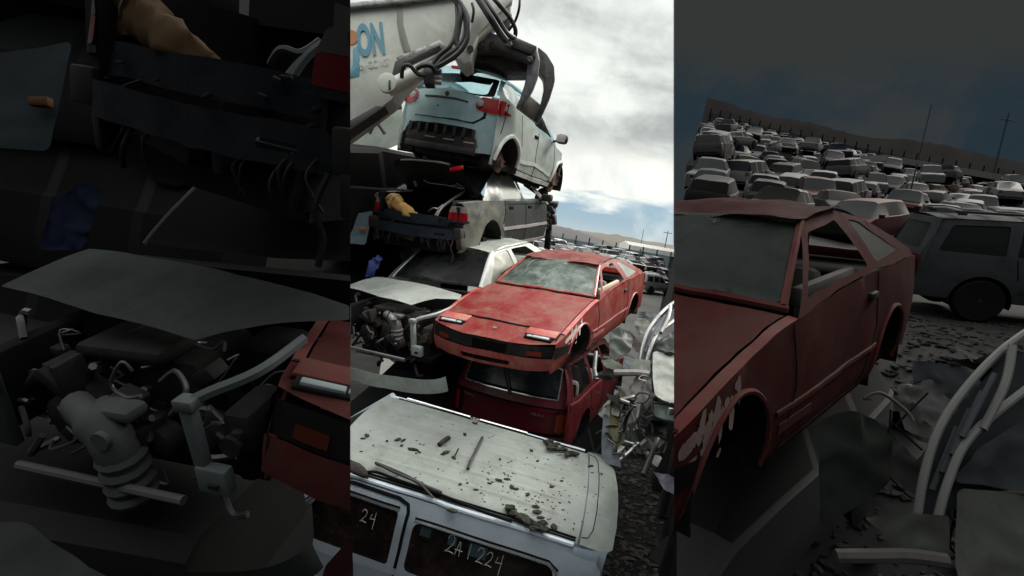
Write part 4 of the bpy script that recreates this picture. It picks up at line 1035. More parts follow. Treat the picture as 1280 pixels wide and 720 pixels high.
def make_camera():
    c = bpy.data.cameras.new('camera'); c.sensor_width = 36; c.lens = 36 * F / 1280; c.clip_start = .05; c.clip_end = 3000
    o = bpy.data.objects.new('camera', c); COL.objects.link(o)
    M = Matrix.Identity(4)
    for i in range(3): M[i][0] = CX[i]; M[i][1] = CU[i]; M[i][2] = -CF[i]
    M[2][3] = CAMZ; o.matrix_world = M; SC.camera = o
    vs = SC.view_settings; vs.view_transform = 'Standard'; vs.look = 'None'; vs.gamma = 1; vs.exposure = .38; vs.use_curve_mapping = False
# ------------------------------------------------------------------ ground, hills, fence, far yard
BANK = [(0, .3), (5, .5), (6.5, 1.6), (8, 2.8), (10, 3.5), (13, 4.0), (18, 4.95), (28, 7.0), (42, 10.2), (65, 16.0), (100, 24.8), (140, 34.5), (200, 40.)]
def gz(x, y):
    r = math.hypot(x, y); a = math.degrees(math.atan2(x, y))
    flat = .013 * max(0, r - 20) if r < 250 else 3.0
    a0 = 15.3 + 7.5*min(1, max(0, (14 - r)/9))
    t = min(1, max(0, (a - a0) / max(.7, 12 / max(r, 4)))) if -90 < a < 120 else 0
    if a > 70: t *= max(0, 1 - (a - 70) / 40)
    t = t*t*(3-2*t)
    b = interp(BANK, r) if r < 200 else max(3, 40 - (r-200)*.3)
    if b > 4.1: b = 4.1 + (b - 4.1)*(1.06 - .0125*max(0, a - 15))
    n = noise.noise(Vector((x*.5, y*.5, 0))) * .05 + noise.noise(Vector((x*.13, y*.13, 3))) * .12 * min(1, r/25)
    return flat*(1-t) + b*t + n
def make_ground():
    bm = B()
    az = [-180 + 5*i for i in range(24)] + [-60 + 2*i for i in range(35)] + [10 + .25*i for i in range(40)] + [20 + 1.0*i for i in range(50)] + [70 + 5*i for i in range(22)]
    rs = [.01, 1, 2, 3, 4, 5, 6, 7, 8, 9, 10, 11.5, 13, 15, 17, 19, 22, 25, 28, 32, 36, 40, 46, 52, 60, 70, 80, 95, 110, 130, 160, 200, 260, 400, 800, 1600, 2600]
    ring = [[bm.verts.new((r*math.sin(R(a)), r*math.cos(R(a)), gz(r*math.sin(R(a)), r*math.cos(R(a))))) for a in az] for r in rs]
    for i in range(len(rs)-1):
        for j in range(len(az)):
            k = (j+1) % len(az)
            bm.faces.new((ring[i][j], ring[i+1][j], ring[i+1][k], ring[i][k]))
    bmesh.ops.recalc_face_normals(bm, faces=bm.faces)
    if sum(f.normal.z for f in bm.faces) < 0: bmesh.ops.reverse_faces(bm, faces=bm.faces)
    m = mat('packed_grey_dirt', (.12, .118, .11), .9, dirt=((.05, .045, .04), .8, .5), bump=.6, bscale=6, vscale=.15, var=.2)
    md = mat('dimmed_dark_dirt', (.010, .010, .010), .95, spec=.1, dirt=((.022, .021, .020), .85, 1.4), bump=1, bscale=5, vscale=.2, var=.3)  # darkened dirt; dim light of the side parts put into the colour
    o = link('ground', bm, [m, md]); tag(o, kind='structure')
    for p in o.data.polygons:
        c = p.center; a = math.degrees(math.atan2(c.x, c.y))
        if a > 14.9 and math.hypot(c.x, c.y) < 300 or a < -13 or (math.hypot(c.x, c.y) < 13 and a > 0): p.material_index = 1
    return o
def hills(name, a0, a1, r, elev, m, depth=200, na=160):
    bm = B(); rows = []
    for i in range(na + 1):
        a = lerp(a0, a1, i/na); e = elev(a)
        rows.append([])
        for k, (dr, f) in enumerate(((0, .0), (.15, .45), (.4, .8), (.7, 1.0), (1.3, .6))):
            rr = r + depth*dr; h = CAMZ + rr*math.tan(R(e)) * 1.0
            h = h*f + 2*noise.noise(Vector((a*1.7, k*2.1, r)))*(f if f < 1 else .6)*r/400
            rows[-1].append(bm.verts.new((rr*math.sin(R(a)), rr*math.cos(R(a)), h - (1.5 if k == 0 else 0))))
    for p, q in zip(rows, rows[1:]):
        for k in range(4): bm.faces.new((p[k], p[k+1], q[k+1], q[k]))
    bmesh.ops.recalc_face_normals(bm, faces=bm.faces)
    return tag(link(name, bm, m), kind='structure')
def fence(label, a0, a1, r, h, n, mp, mq, step):
    t = empty('boundary_fence', Matrix.Translation((r*math.sin(R((a0+a1)/2)), r*math.cos(R((a0+a1)/2)), 0)), label, 'fence'); ti = t.matrix_world.inverted()
    bm = B(); pp = None
    for i in range(n*2 + 1):
        a = R(lerp(a0, a1, i/(n*2))); x, y = r*math.sin(a), r*math.cos(a); z = gz(x, y)
        wob = .05*(i % 2)
        q = [bm.verts.new(ti @ Vector((x*k, y*k, z + zz))) for k, zz in ((1, .1), (1, h + wob), (1.0006, h + wob), (1.0006, .1))]
        if pp:
            for k in range(4): bm.faces.new((pp[k], pp[(k+1) % 4], q[(k+1) % 4], q[k]))
        pp = q
    link('fence_panel', bm, mp, t, False)
    for i in range(0, n + 1, step):
        a = R(lerp(a0, a1, i/n)); x, y = (r-.2)*math.sin(a), (r-.2)*math.cos(a); z = gz(x, y)
        bm = B(); tube(bm, [ti @ Vector((x, y, z)), ti @ Vector((x, y, z + h*1.32))], r*.0012, 6); link('fence_post', bm, mq, t)
# low detail wrecks for the far rows
SHAPES = {
 'sedan': [(0, .66, .36, .60, 0, 0), (.12, .76, .24, .68, 0, 0), (.9, .86, .22, .80, 0, 0), (1.35, .87, .22, .92, 0, 0), (2.0, .87, .22, .94, 1.38, .60), (2.52, .87, .22, .94, 1.41, .61), (2.62, .87, .22, .94, 1.41, .61), (3.1, .87, .22, .95, 1.38, .60), (3.75, .86, .22, .97, 0, 0), (4.35, .82, .24, .93, 0, 0), (4.55, .74, .36, .84, 0, 0)],
 'hatchback': [(0, .66, .36, .64, 0, 0), (.12, .76, .24, .74, 0, 0), (.8, .84, .22, .88, 0, 0), (1.1, .85, .22, .97, 0, 0), (1.85, .85, .22, 1.0, 1.48, .60), (2.35, .85, .22, 1.0, 1.50, .61), (2.45, .85, .22, 1.0, 1.50, .61), (3.4, .85, .22, 1.03, 1.44, .58), (3.85, .80, .26, 1.0, 0, 0), (3.95, .74, .36, .85, 0, 0)],
 'wagon': [(0, .66, .36, .60, 0, 0), (.12, .76, .24, .68, 0, 0), (.9, .86, .22, .82, 0, 0), (1.3, .87, .22, .93, 0, 0), (1.95, .87, .22, .95, 1.44, .62), (2.5, .87, .22, .95, 1.47, .63), (2.6, .87, .22, .95, 1.47, .63), (3.4, .87, .22, .95, 1.47, .63), (3.5, .87, .22, .95, 1.47, .63), (4.3, .85, .22, .96, 1.42, .60), (4.6, .80, .30, .95, 0, 0), (4.66, .76, .36, .8, 0, 0)],
 'suv': [(0, .72, .42, .80, 0, 0), (.1, .82, .32, .95, 0, 0), (1.1, .9, .30, 1.06, 0, 0), (1.3, .9, .30, 1.12, 0, 0), (1.85, .9, .30, 1.13, 1.68, .68), (2.45, .9, .30, 1.13, 1.72, .69), (2.55, .9, .30, 1.13, 1.72, .69), (3.4, .9, .30, 1.13, 1.72, .69), (3.5, .9, .30, 1.13, 1.72, .69), (4.4, .88, .30, 1.14, 1.67, .66), (4.6, .84, .36, 1.1, 0, 0), (4.66, .80, .42, .9, 0, 0)],
 'van': [(0, .72, .40, .80, 0, 0), (.1, .84, .28, .92, 0, 0), (.7, .9, .26, 1.05, 0, 0), (.95, .92, .26, 1.10, 0, 0), (1.75, .92, .26, 1.12, 1.74, .72), (2.3, .92, .26, 1.12, 1.78, .73), (2.4, .92, .26, 1.12, 1.78, .73), (3.5, .92, .26, 1.12, 1.78, .73), (3.6, .92, .26, 1.12, 1.78, .73), (4.6, .90, .26, 1.12, 1.74, .70), (4.75, .86, .32, 1.1, 0, 0), (4.8, .80, .4, .9, 0, 0)],
 'pickup': [(0, .74, .44, .82, 0, 0), (.1, .84, .34, .98, 0, 0), (1.2, .9, .32, 1.06, 0, 0), (1.4, .9, .32, 1.12, 0, 0), (1.95, .9, .32, 1.14, 1.68, .66), (2.7, .9, .32, 1.14, 1.70, .66), (2.78, .9, .32, 1.14, 1.70, .66), (2.95, .9, .32, 1.12, 1.12, .8), (3.0, .9, .32, 1.06, 0, 0), (4.9, .9, .34, 1.06, 0, 0), (5.0, .86, .42, 1.0, 0, 0)],
}
def box_lights(bm, st):
    L_ = st[-1][0]; w = st[-1][1]; zs = st[-2][3]
    for sg in (-1, 1):
        n0 = len(bm.faces); box(bm, (L_ - .03, sg*(w - .12), zs - .12), (.1, .2, .16)); bm.faces.ensure_lookup_table()
        for f in bm.faces[n0:]: f.material_index = 3
        n0 = len(bm.faces); box(bm, (.08, sg*(st[0][1] - .1), st[1][3] - .12), (.16, .24, .12)); box(bm, (1.45, sg*(.97), st[3][3] + .06), (.12, .16, .12)); bm.faces.ensure_lookup_table()
        for f in bm.faces[n0:]: f.material_index = 2
    n0 = len(bm.faces); box(bm, (.0, 0, st[0][2] + .14), (.1, 1.2, .14)); box(bm, (L_ + .01, 0, st[-1][2] + .12), (.06, 1.3, .05)); bm.faces.ensure_lookup_table()
    for f in bm.faces[n0:]: f.material_index = 2
def wreck_mesh(kind, v, mp, mg, md):
    """v: 0 whole, 1 hood gone, 2 windows gone and roof dented, 3 no doors"""
    st = SHAPES[kind]; bm = B(); rg = random.Random(hash(kind) % 7 + v*13 + len(kind))
    rows = []
    for x, hw, zb, zs, zr, hr in st:
        cab = zr > 0
        if not cab: zr, hr = zs + .012, hw*.80
        d = (-.10*rg.random() if v == 2 and cab else 0)
        sec = [(hw*.92, zb), (hw*.985, zb + .12), (hw, lerp(zb, zs, .55)), (hw*.97, zs - .03), (hw*.93, zs), (lerp(hw*.93, hr, .93), lerp(zs, zr + d, .88) if cab else zr), (hr*.86, zr + d), (0, zr + .03 + d*1.5)]
        rows.append([bm.verts.new((x, y, z)) for y, z in sec] + [bm.verts.new((x, -y, z)) for y, z in sec[-2::-1]])
    for i in range(len(st)-1):
        A, Bq = rows[i], rows[i+1]; c0, c1 = st[i][4] > 0, st[i+1][4] > 0
        pil = c0 and c1 and st[i+1][0] - st[i][0] < .14
        for k in range(len(A)-1):
            f = bm.faces.new((A[k], A[k+1], Bq[k+1], Bq[k])); kk = min(k, 13-k)
            f.material_index = 0
            if kk == 4 and (c0 or c1) and not pil: f.material_index = 2 if v >= 2 else 1
            if kk >= 5 and c0 != c1: f.material_index = 2 if v == 2 else 1
            if v == 1 and not c0 and not c1 and i < 4 and i > 0 and kk >= 5: f.material_index = 2
            if v == 3 and kk in (1, 2, 3) and c0 and c1 and not pil: f.material_index = 2
        if i == 0:
            f = bm.faces.new(A); f.material_index = 2
        if i == len(st)-2:
            f = bm.faces.new(Bq[::-1]); f.material_index = 0
    bm.faces.new([r[0] for r in rows] + [r[-1] for r in rows[::-1]]).material_index = 2
    bmesh.ops.recalc_face_normals(bm, faces=bm.faces)
    if v != 2: box_lights(bm, st)
    for vv in bm.verts: vv.co += noise.noise_vector(vv.co*1.7 + Vector((v*9, len(kind), 0))) * (.02 + .02*(v == 2))
    L_ = st[-1][0]; zc = st[2][2] + .09
    for xc in (.86, L_ - .95):
        for sg in (-1, 1):
            n0 = len(bm.faces)
            lathe(bm, [(-.1, .30), (0, .36), (.004, .345), (-.004, .1)], (xc, sg*interp([(s[0], s[1]) for s in st], xc)*1.0, zc), (0, sg, 0), 14)
            bm.faces.ensure_lookup_table()
            for f in bm.faces[n0:]: f.material_index = 2
    me = bpy.data.meshes.new(kind + '_wreck'); bm.to_mesh(me); bm.free()
    for p in me.polygons: p.use_smooth = True
    try: me.set_sharp_from_angle(angle=R(28))
    except Exception: pass
    for m in (mp, mg, md, mat('far_tail_lens', (.16, .012, .012), .5) if md is not D_far else mat('far_dusky_lens', (.03, .004, .004), .6)): me.materials.append(m)  # dusky lens is the red darkened for the dim side wrecks
    return me
MESHES = {}
PAINTS = [('white', (.62, .64, .62), 9), ('silver', (.42, .44, .45), 8), ('grey', (.16, .17, .18), 4), ('black', (.02, .021, .024), 4), ('dark blue', (.03, .05, .10), 2), ('red', (.22, .03, .03), 1), ('beige', (.38, .34, .27), 2), ('dark green', (.03, .06, .05), 1)]
WORD = {0: 'intact', 1: 'hoodless', 2: 'dented windowless', 3: 'doorless'}
def put_wreck(M, rg, used, where, group, dim=1., kind=None, v=None, paint=None, up=''):
    kind = kind or rg.choice(['sedan', 'sedan', 'hatchback', 'wagon', 'suv', 'van', 'pickup', 'hatchback', 'sedan'])
    v = rg.randrange(4) if v is None else v
    pn = paint or rg.choices([p[0] for p in PAINTS], [p[2] for p in PAINTS])[0]
    col = next(p[1] for p in PAINTS if p[0] == pn)
    key = (kind, v, dim < 1)
    if key not in MESHES:
        mp = mat('yard_car_paint_dimmed', 'OBJ', .75, spec=.12) if dim < 1 else mat('yard_car_paint', 'OBJ', .35, coat=.3, dirt=((.3, .29, .25), .45, 3))
        MESHES[key] = wreck_mesh(kind, v, mp, D_glassfar if dim < 1 else M_glassd, D_far if dim < 1 else M_dark)
    nm = {'suv': 'offroad_wreck', 'van': 'van_wreck'}.get(kind, kind + '_wreck')
    o = bpy.data.objects.new(nm, MESHES[key]); COL.objects.link(o); o.matrix_world = M
    o.color = (*[c*dim for c in col], 1)  # paint darkened by dim, standing in for dimmer light
    kw = {'suv': 'offroad car', 'van': 'van', 'pickup': 'pickup'}.get(kind, kind)
    tone = '' if dim == 1 else {'white': 'dusky ', 'silver': 'dusky '}.get(pn, '')  # dusky marks paint darkened by dim
    lab = f"{tone}{pn} {WORD[v]} {kw} {where}"
    tag(o, lab, 'wrecked car', group); used.append(o); return o
D_glassfar = mat('dimmed_far_glass', (.006, .007, .008), .6, spec=.1); D_far = mat('dimmed_far_black', (.004, .004, .004), .9, spec=.05)  # darkened glass and black for the dim side wrecks
ORD = ['first', 'second', 'third', 'fourth', 'fifth', 'sixth', 'seventh', 'eighth', 'ninth', 'tenth', 'eleventh', 'twelfth', 'thirteenth', 'fourteenth', 'fifteenth', 'sixteenth', 'seventeenth', 'eighteenth', 'nineteenth', 'twentieth']
def make_yard():
    rg = random.Random(12); used = []
    # flat yard: rows across the view, seen over the red coupe's roof
    rr = [103, 97, 91, 85, 79, 73, 67, 61, 55.5]
    for i, r in enumerate(rr):
        a = 2.2; k = 0; st = math.degrees(2.35 / r)
        while a < (14.2 if r > 58 else 10.6):
            j = rg.uniform(-.25, .25)
            x, y = (r + j)*math.sin(R(a)), (r + j)*math.cos(R(a))
            yaw = -PI/2 - R(a) + rg.uniform(-.12, .12) + (PI if rg.random() < .4 else 0) + .5
            z = gz(x, y) - rg.choice([0, .12])
            M = yaw_frame((x, y, z), yaw, rg.uniform(-.02, .02), rg.uniform(-.02, .02)) @ Matrix.Translation((-2.3, 0, 0))
            o = put_wreck(M, rg, used, f"{ORD[min(k, 19)]} along the {ORD[i]} row from the fence", 'wrecks in rows on the flat yard')
            h = max(s[4] for s in SHAPES[[q for q in SHAPES if (q in o.name) or (q == 'suv' and 'offroad' in o.name)][0]])
            if rg.random() < .40:
                M2 = yaw_frame((x, y, z + h - .22), yaw + rg.uniform(-.1, .1), rg.uniform(-.05, .05), rg.uniform(-.05, .05)) @ Matrix.Translation((-2.3, 0, 0))
                put_wreck(M2, rg, used, f"atop the {ORD[min(k, 19)]} car, {ORD[i]} row from the fence", 'wrecks in rows on the flat yard')
            a += st * rg.uniform(.98, 1.12); k += 1
    # bank on the right
    rows = [23.5, 28, 32.5, 37, 42, 47, 52.5, 58, 64, 70, 77, 84, 91, 99, 107, 115, 124, 133, 141]
    nb = 0; mass = B(); mm_ = [mat('far_dusky_' + n, tuple(x*.12 for x in c), .8, spec=.1) for n, c in (('white', (.62, .64, .62)), ('silver', (.42, .44, .45)), ('grey', (.16, .17, .18)), ('black', (.02, .02, .024)))] + [D_glassfar, D_far]  # paint copies darkened to put dim light into the far rows
    for i, r in enumerate(rows):
        a = 15.35 + math.degrees(1.0/r); k = 0; st = math.degrees(2.5 / r)
        while a < 45.5:
            j = rg.uniform(-.4, .4)
            x, y = (r + j)*math.sin(R(a)), (r + j)*math.cos(R(a)); z = gz(x, y) - .1
            sl = math.atan2(gz(x*1.03, y*1.03) - gz(x*.97, y*.97), .06*r)
            yaw = -PI/2 - R(a) + rg.uniform(-.15, .15)
            if rg.random() < .95 and not (r < 30 and a > 31) and not (a > 29.5 and 95 < r < 122):
                yaw += rg.choice([0, 0, .25, -.3]); sl += rg.uniform(-.05, .05)
                M = yaw_frame((x, y, z), yaw, sl, rg.uniform(-.03, .03)) @ Matrix.Translation((-2.3, 0, 0))
                if rg.random() < .4: M = M @ Matrix.Translation((4.6, 0, 0)) @ Matrix.Rotation(PI, 4, 'Z')
                if nb > 165:
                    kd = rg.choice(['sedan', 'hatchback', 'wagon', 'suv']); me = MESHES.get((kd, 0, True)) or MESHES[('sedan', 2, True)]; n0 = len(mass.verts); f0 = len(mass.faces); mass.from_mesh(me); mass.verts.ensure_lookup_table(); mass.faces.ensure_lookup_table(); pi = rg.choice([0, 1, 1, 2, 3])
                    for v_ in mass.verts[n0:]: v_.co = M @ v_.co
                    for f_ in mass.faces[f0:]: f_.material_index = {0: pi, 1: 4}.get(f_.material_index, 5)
                    a += st * rg.uniform(.95, 1.15); k += 1; continue
                nb += 1
                kd = rg.choice(['sedan', 'sedan', 'hatchback', 'wagon', 'suv', 'pickup', 'hatchback'])
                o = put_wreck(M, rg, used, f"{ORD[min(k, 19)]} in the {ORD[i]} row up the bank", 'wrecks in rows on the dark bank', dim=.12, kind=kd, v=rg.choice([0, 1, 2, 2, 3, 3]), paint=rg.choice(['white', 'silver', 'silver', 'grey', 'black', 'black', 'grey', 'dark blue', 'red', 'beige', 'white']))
                if 36 < r < 80 and rg.random() < .22:
                    h = max(q[4] for q in SHAPES[kd]) - .25
                    M2 = M @ Matrix.Translation((rg.uniform(-.4, .4), rg.uniform(-.2, .2), h)) @ Matrix.Rotation(rg.uniform(-.2, .2) + (PI if rg.random() < .3 else 0), 4, 'Z') @ Matrix.Rotation(rg.uniform(-.09, .09), 4, 'X') @ Matrix.Translation((0, 0, 0))
                    if M2.to_3x3()[0][0]*M.to_3x3()[0][0] < 0: M2 = M2 @ Matrix.Translation((-4.5, 0, 0))
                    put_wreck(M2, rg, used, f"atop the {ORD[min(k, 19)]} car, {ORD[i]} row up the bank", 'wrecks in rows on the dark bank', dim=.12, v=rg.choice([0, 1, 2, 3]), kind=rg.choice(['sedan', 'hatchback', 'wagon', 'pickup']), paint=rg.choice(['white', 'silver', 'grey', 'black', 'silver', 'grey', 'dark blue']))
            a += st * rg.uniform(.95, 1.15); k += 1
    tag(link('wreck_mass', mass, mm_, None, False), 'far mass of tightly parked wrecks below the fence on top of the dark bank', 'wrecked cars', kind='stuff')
    return used
def pole(px, y0, y1, r, label, m, w=.09, arm=True, name='light_pole'):
    # stands at the foot pixel, r metres away
    b = P(px, y1, r); b.z = min(b.z, gz(b.x, b.y) + 50)
    top_h = (y1 - y0) / F * r
    t = empty(name, Matrix.Translation((b.x, b.y, gz(b.x, b.y))), label, 'pole')
    h = b.z + top_h - gz(b.x, b.y)
    bm = B(); tube(bm, [(0, 0, 0), (0, 0, h)], [w, w*.6], 8); link('shaft', bm, m, t)
    if arm:
        bm = B(); tube(bm, [(-.9*w*8, 0, h*.93), (.9*w*8, 0, h*.93)], w*.5, 6); link('cross_arm', bm, m, t)
def building(label, pL, pR, r0, r1, hw, mr_, mw, drop):
    """long low shed whose roof edge runs from picture point pL to pR"""
    a, b = P(*pL, r0), P(*pR, r1)
    d = (b - a); d.z = 0; L_ = d.length; d.normalize(); n = Vector((-d.y, d.x, 0))
    if n.y < 0: n = -n
    base = min(gz(a.x, a.y), gz(b.x, b.y)) - .5
    M = Matrix.Identity(4)
    for i in range(3): M[i][0] = d[i]; M[i][1] = n[i]
    M[0][3], M[1][3], M[2][3] = a.x, a.y, base
    t = empty('low_shed', M, label, 'building')
    H = (a.z + b.z)/2 - base
    bm = B(); box(bm, (L_/2, 6, (H - drop)/2), (L_, 12, H - drop)); link('wall', bm, mw, t, False)
    bm = B(); prism(bm, [(-.6, -.6, H-drop), (-.6, -.6, H-drop*.1), (-.6, 6, H+drop*.6), (-.6, 12.6, H-drop*.1), (-.6, 12.6, H-drop)], Vector((L_+1.2, 0, 0)))
    link('roof', bm, mr_, t, False)
    for k in range(4):
        bm = B(); box(bm, (L_*(.15+.22*k), -.06, (H-drop)*.45), (L_*.09, .14, (H-drop)*.8), bev=.02); link('door', bm, mat('dull_shed_door', (.06, .065, .07), .7), t)
make_ground()
M_hillfar = mat('pale_dry_hills', (.15, .138, .12), .95, dirt=((.10, .097, .09), .7, .02), vscale=.01, spec=.1)
M_hillnear = mat('grey_scrub_mesa', (.10, .10, .105), .95, dirt=((.06, .065, .06), .7, .05), vscale=.02, spec=.1)
M_hilldark = mat('dimmed_scrub_hills', (.014, .013, .012), .95, dirt=((.008, .008, .008), .7, .05), vscale=.02, spec=.05)  # hill colour darkened for the dim right side
hills('hills', -60, 16.2, 900, lambda a: 1.15 + .25*noise.noise(Vector((a*.25, 1, 0))) + .07*noise.noise(Vector((a*1.3, 2, 0))) + .0*max(0, a-4), M_hillfar, 400)
hills('mesa', -60, 10.5, 420, lambda a: (1.05 + .12*noise.noise(Vector((a*.4, 5, 0)))) * min(1, max(0.02, (10.3 - a)/4.5)), M_hillnear, 120)
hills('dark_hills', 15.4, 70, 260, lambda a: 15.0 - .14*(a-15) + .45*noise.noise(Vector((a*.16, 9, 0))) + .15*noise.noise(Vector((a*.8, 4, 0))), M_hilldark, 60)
fence('blue grey sheet fence with posts along the far edge of the flat yard', -12, 15.0, 112, 2.9, 40, mat('blue_grey_fence_sheet', (.15, .20, .22), .7, dirt=((.10, .12, .12), .6, .3)), mat('dark_post', (.03, .035, .04), .7), 2)
fence('darkened sheet fence with posts along the top of the dark bank', 16.0, 52, 148, 3.4, 40, mat('dimmed_fence_sheet', (.016, .021, .023), .8, spec=.1), D_far, 1)  # fence colour darkened as in dim light
make_yard()
# ------------------------------------------------------------------ loader with grapple
M_boom = mat('silver_grey_boom_paint', (.60, .63, .56), .42, coat=.15, dirt=((.36, .36, .33), .55, 1.6), vscale=1.2)
M_boomdk = mat('dark_flange_paint', (.05, .05, .046), .5, dirt=((.12, .12, .11), .6, 6))  # darker colour on the lower boom flange
M_grap = mat('scuffed_gunmetal', (.105, .11, .122), .42, .5, dirt=((.26, .25, .24), .6, 7), bump=.3, bscale=18)
M_grapdk = mat('worn_dark_iron', (.04, .04, .04), .5, .4, dirt=((.13, .12, .10), .6, 8), bump=.3, bscale=18)
M_pad = mat('polished_wear_plate', (.20, .19, .155), .4, .5, dirt=((.09, .085, .07), .7, 9))
def machine():
    o = P(560, 40, 7.7); M = Matrix.Identity(4)
    for i in range(3): M[i][0] = CX[i]; M[i][1] = CF[i]; M[i][2] = CU[i]; M[i][3] = o[i]
    t = empty('grapple_loader', M, 'silver grey loader arm with blue lettering and dark grapple holding the pale crossover', 'loader')
    Mi = M.inverted()
    def q(px, py, d): return Mi @ P(px, py, d)
    def plate(name, pts, d, th, m, bev=.02, par=None):
        bm = B(); prism(bm, [q(x, y, d) for x, y in pts], Vector((0, th, 0)), bev); return link(name, bm, m, par or t, True, 30)
    boom = plate('boom', [(250, 44), (438, 8), (500, 2), (640, -14), (638, 2), (613, 27), (597, 44), (591, 62), (589, 77), (580, 81), (571, 72), (565, 59), (545, 69), (520, 89), (499, 110), (490, 124), (481, 131), (438, 163), (300, 262), (250, 262)], 7.6, .45, M_boom, .015)
    plate('top_flange', [(250, 38), (438, 3), (500, -3), (590, -13), (590, -8), (500, 3), (438, 9), (250, 45)], 7.52, .6, M_alu, .006, boom)
    plate('boom_rib', [(496, 5), (503, 4), (504, 30), (510, 52), (514, 64), (505, 66), (500, 50), (496, 28)], 7.59, .04, mat('rib_grease_stain', (.30, .31, .28), .5), .004, boom)
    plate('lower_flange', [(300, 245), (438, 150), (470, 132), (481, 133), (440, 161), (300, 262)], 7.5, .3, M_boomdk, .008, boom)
    plate('gripper_head', [(575, -6), (642, -12), (640, 1), (614, 26), (597, 43), (590, 62), (588, 76), (580, 80), (574, 70), (570, 40)], 7.45, .14, M_boom, .012)
    # lettering
    def text(s, px, py, size, m, name, rot=0, sx=1, ext=.004, d=7.585):
        cu = bpy.data.curves.new(name, 'FONT'); cu.body = s; cu.size = size; cu.extrude = ext; cu.offset = .022 if size > .3 else 0
        tmp = bpy.data.objects.new(name, cu); COL.objects.link(tmp); bpy.context.view_layer.update()
        me = bpy.data.meshes.new_from_object(tmp.evaluated_get(bpy.context.evaluated_depsgraph_get())); bpy.data.objects.remove(tmp)
        me.materials.append(m); ob = bpy.data.objects.new(name, me); COL.objects.link(ob); ob.parent = boom
        pp = q(px, py, d); ob.location = pp; ob.rotation_euler = (PI/2, -rot, 0); ob.scale = (sx, 1, 1); return ob
    mb = mat('sky_blue_lettering', (.14, .36, .46), .5); mo = mat('orange_lettering', (.58, .26, .10), .5); mw = mat('pale_lettering', (.70, .72, .68), .5)
    text('ON', 448, 69, .58, mb, 'lettering', R(6), .40)
    text('by GC 107', 450, 87, .15, mw, 'small_lettering', R(9), .62)
    bm = B(); lathe(bm, [(0, .105), (.012, .10)], q(438.5, 47, 7.6), (0, -1, 0), 24); link('orange_dot', bm, mo, boom)
    plate('blue_stem', [(441, 61), (448, 57), (450, 80), (449, 95), (437, 98), (425, 96), (425, 90), (438, 88), (441, 80)], 7.592, .012, mb, .002, boom)
    # cylinder, its cover bar and pivot
    bm = B(); tube(bm, [q(484, 111, 7.3), q(500, 103, 7.3), q(528, 88, 7.35)], .105, 18); tube(bm, [q(524, 90, 7.35), q(551, 74, 7.45)], .06, 14); cyl = link('hydraulic_cylinder', bm, M_boom, t)
    plate('cylinder_cover', [(495, 71), (549, 50), (554, 53), (560, 60), (553, 63), (549, 57), (506, 77), (497, 77)], 7.25, .2, M_alu, .008)
    plate('cover_bracket', [(494, 76), (506, 75), (505, 84), (498, 92), (500, 102), (493, 100), (490, 92)], 7.24, .12, M_grapdk, .008)
    bm = B(); lathe(bm, [(0, .11), (.05, .125), (.12, .125), (.13, .09)], q(486, 107, 7.3), (0, -1, 0), 24); pv = link('pivot_boss', bm, M_boom, t)
    bm = B(); box(bm, q(487, 106, 7.16), (.025, .02, .12), bev=.006); link('pivot_slot', bm, M_grapdk, pv)
    plate('valve_block', [(529, 84), (541, 85), (542, 105), (530, 105)], 7.2, .18, M_rubber, .012)
    bm = B()
    for y in (89, 96, 102): tube(bm, [q(541, y, 7.28), q(552, y + 1, 7.28)], .035, 10)
    link('valve_fitting', bm, M_alu, t)
    # hoses, each its own
    for pts, r in (([(560, -8, 7.3), (573, 6, 7.25), (582, 24, 7.2), (581, 46, 7.2), (570, 62, 7.2), (556, 72, 7.2), (543, 86, 7.2)], .036),
                   ([(566, -8, 7.25), (578, 8, 7.2), (585, 26, 7.15), (584, 48, 7.15), (575, 64, 7.15), (560, 76, 7.15), (546, 84, 7.2)], .034),
                   ([(572, -8, 7.3), (576, 14, 7.2), (573, 36, 7.2), (571, 54, 7.2), (578, 64, 7.2)], .036),
                   ([(571, 4, 7.3), (572, 24, 7.25), (569, 44, 7.22), (562, 58, 7.2), (548, 70, 7.2), (540, 82, 7.2)], .03),
                   ([(520, 86, 7.1), (528, 82, 7.1), (538, 82, 7.1), (544, 88, 7.15)], .034), ([(502, 98, 7.1), (504, 84, 7.05), (512, 82, 7.05), (522, 92, 7.1), (532, 94, 7.1)], .026),
                   ([(594, -8, 7.2), (604, 8, 7.15), (614, 24, 7.15), (624, 40, 7.3), (632, 50, 7.6)], .045), ([(600, -8, 7.25), (611, 8, 7.2), (622, 24, 7.25), (632, 40, 7.5), (642, 47, 7.8)], .035),
                   ([(612, -8, 7.3), (624, 6, 7.3), (636, 20, 7.5), (644, 36, 7.8), (643, 46, 7.9), (636, 44, 7.9)], .030), ([(650, -8, 7.6), (649, 10, 7.6), (644, 26, 7.7), (636, 38, 7.8)], .018),
                   ([(610, 30, 7.9), (618, 36, 7.9), (626, 44, 7.9)], .02), ([(590, 4, 7.35), (592, 14, 7.33), (590, 28, 7.35)], .018)):
        bm = B(); tube(bm, smooth_path([q(*p) for p in pts], 6), r, 8); link('hydraulic_hose', bm, M_rubber, t)
    # grapple
    body = plate('grapple_body', [(592, 44), (610, 39), (628, 44), (646, 46), (672, 57), (670, 71), (661, 75), (645, 69), (625, 62), (592, 62)], 7.9, .5, M_grap, .03)
    plate('lower_jaw', [(590, 60), (622, 61), (646, 69), (660, 77), (658, 89), (632, 89), (606, 79), (592, 79), (584, 88), (574, 92), (577, 82), (582, 70)], 8.1, .4, M_grapdk, .03)
    plate('hose_gusset', [(620, 44), (628, 20), (637, 8), (640, 18), (635, 45)], 8.0, .12, M_grap, .015)
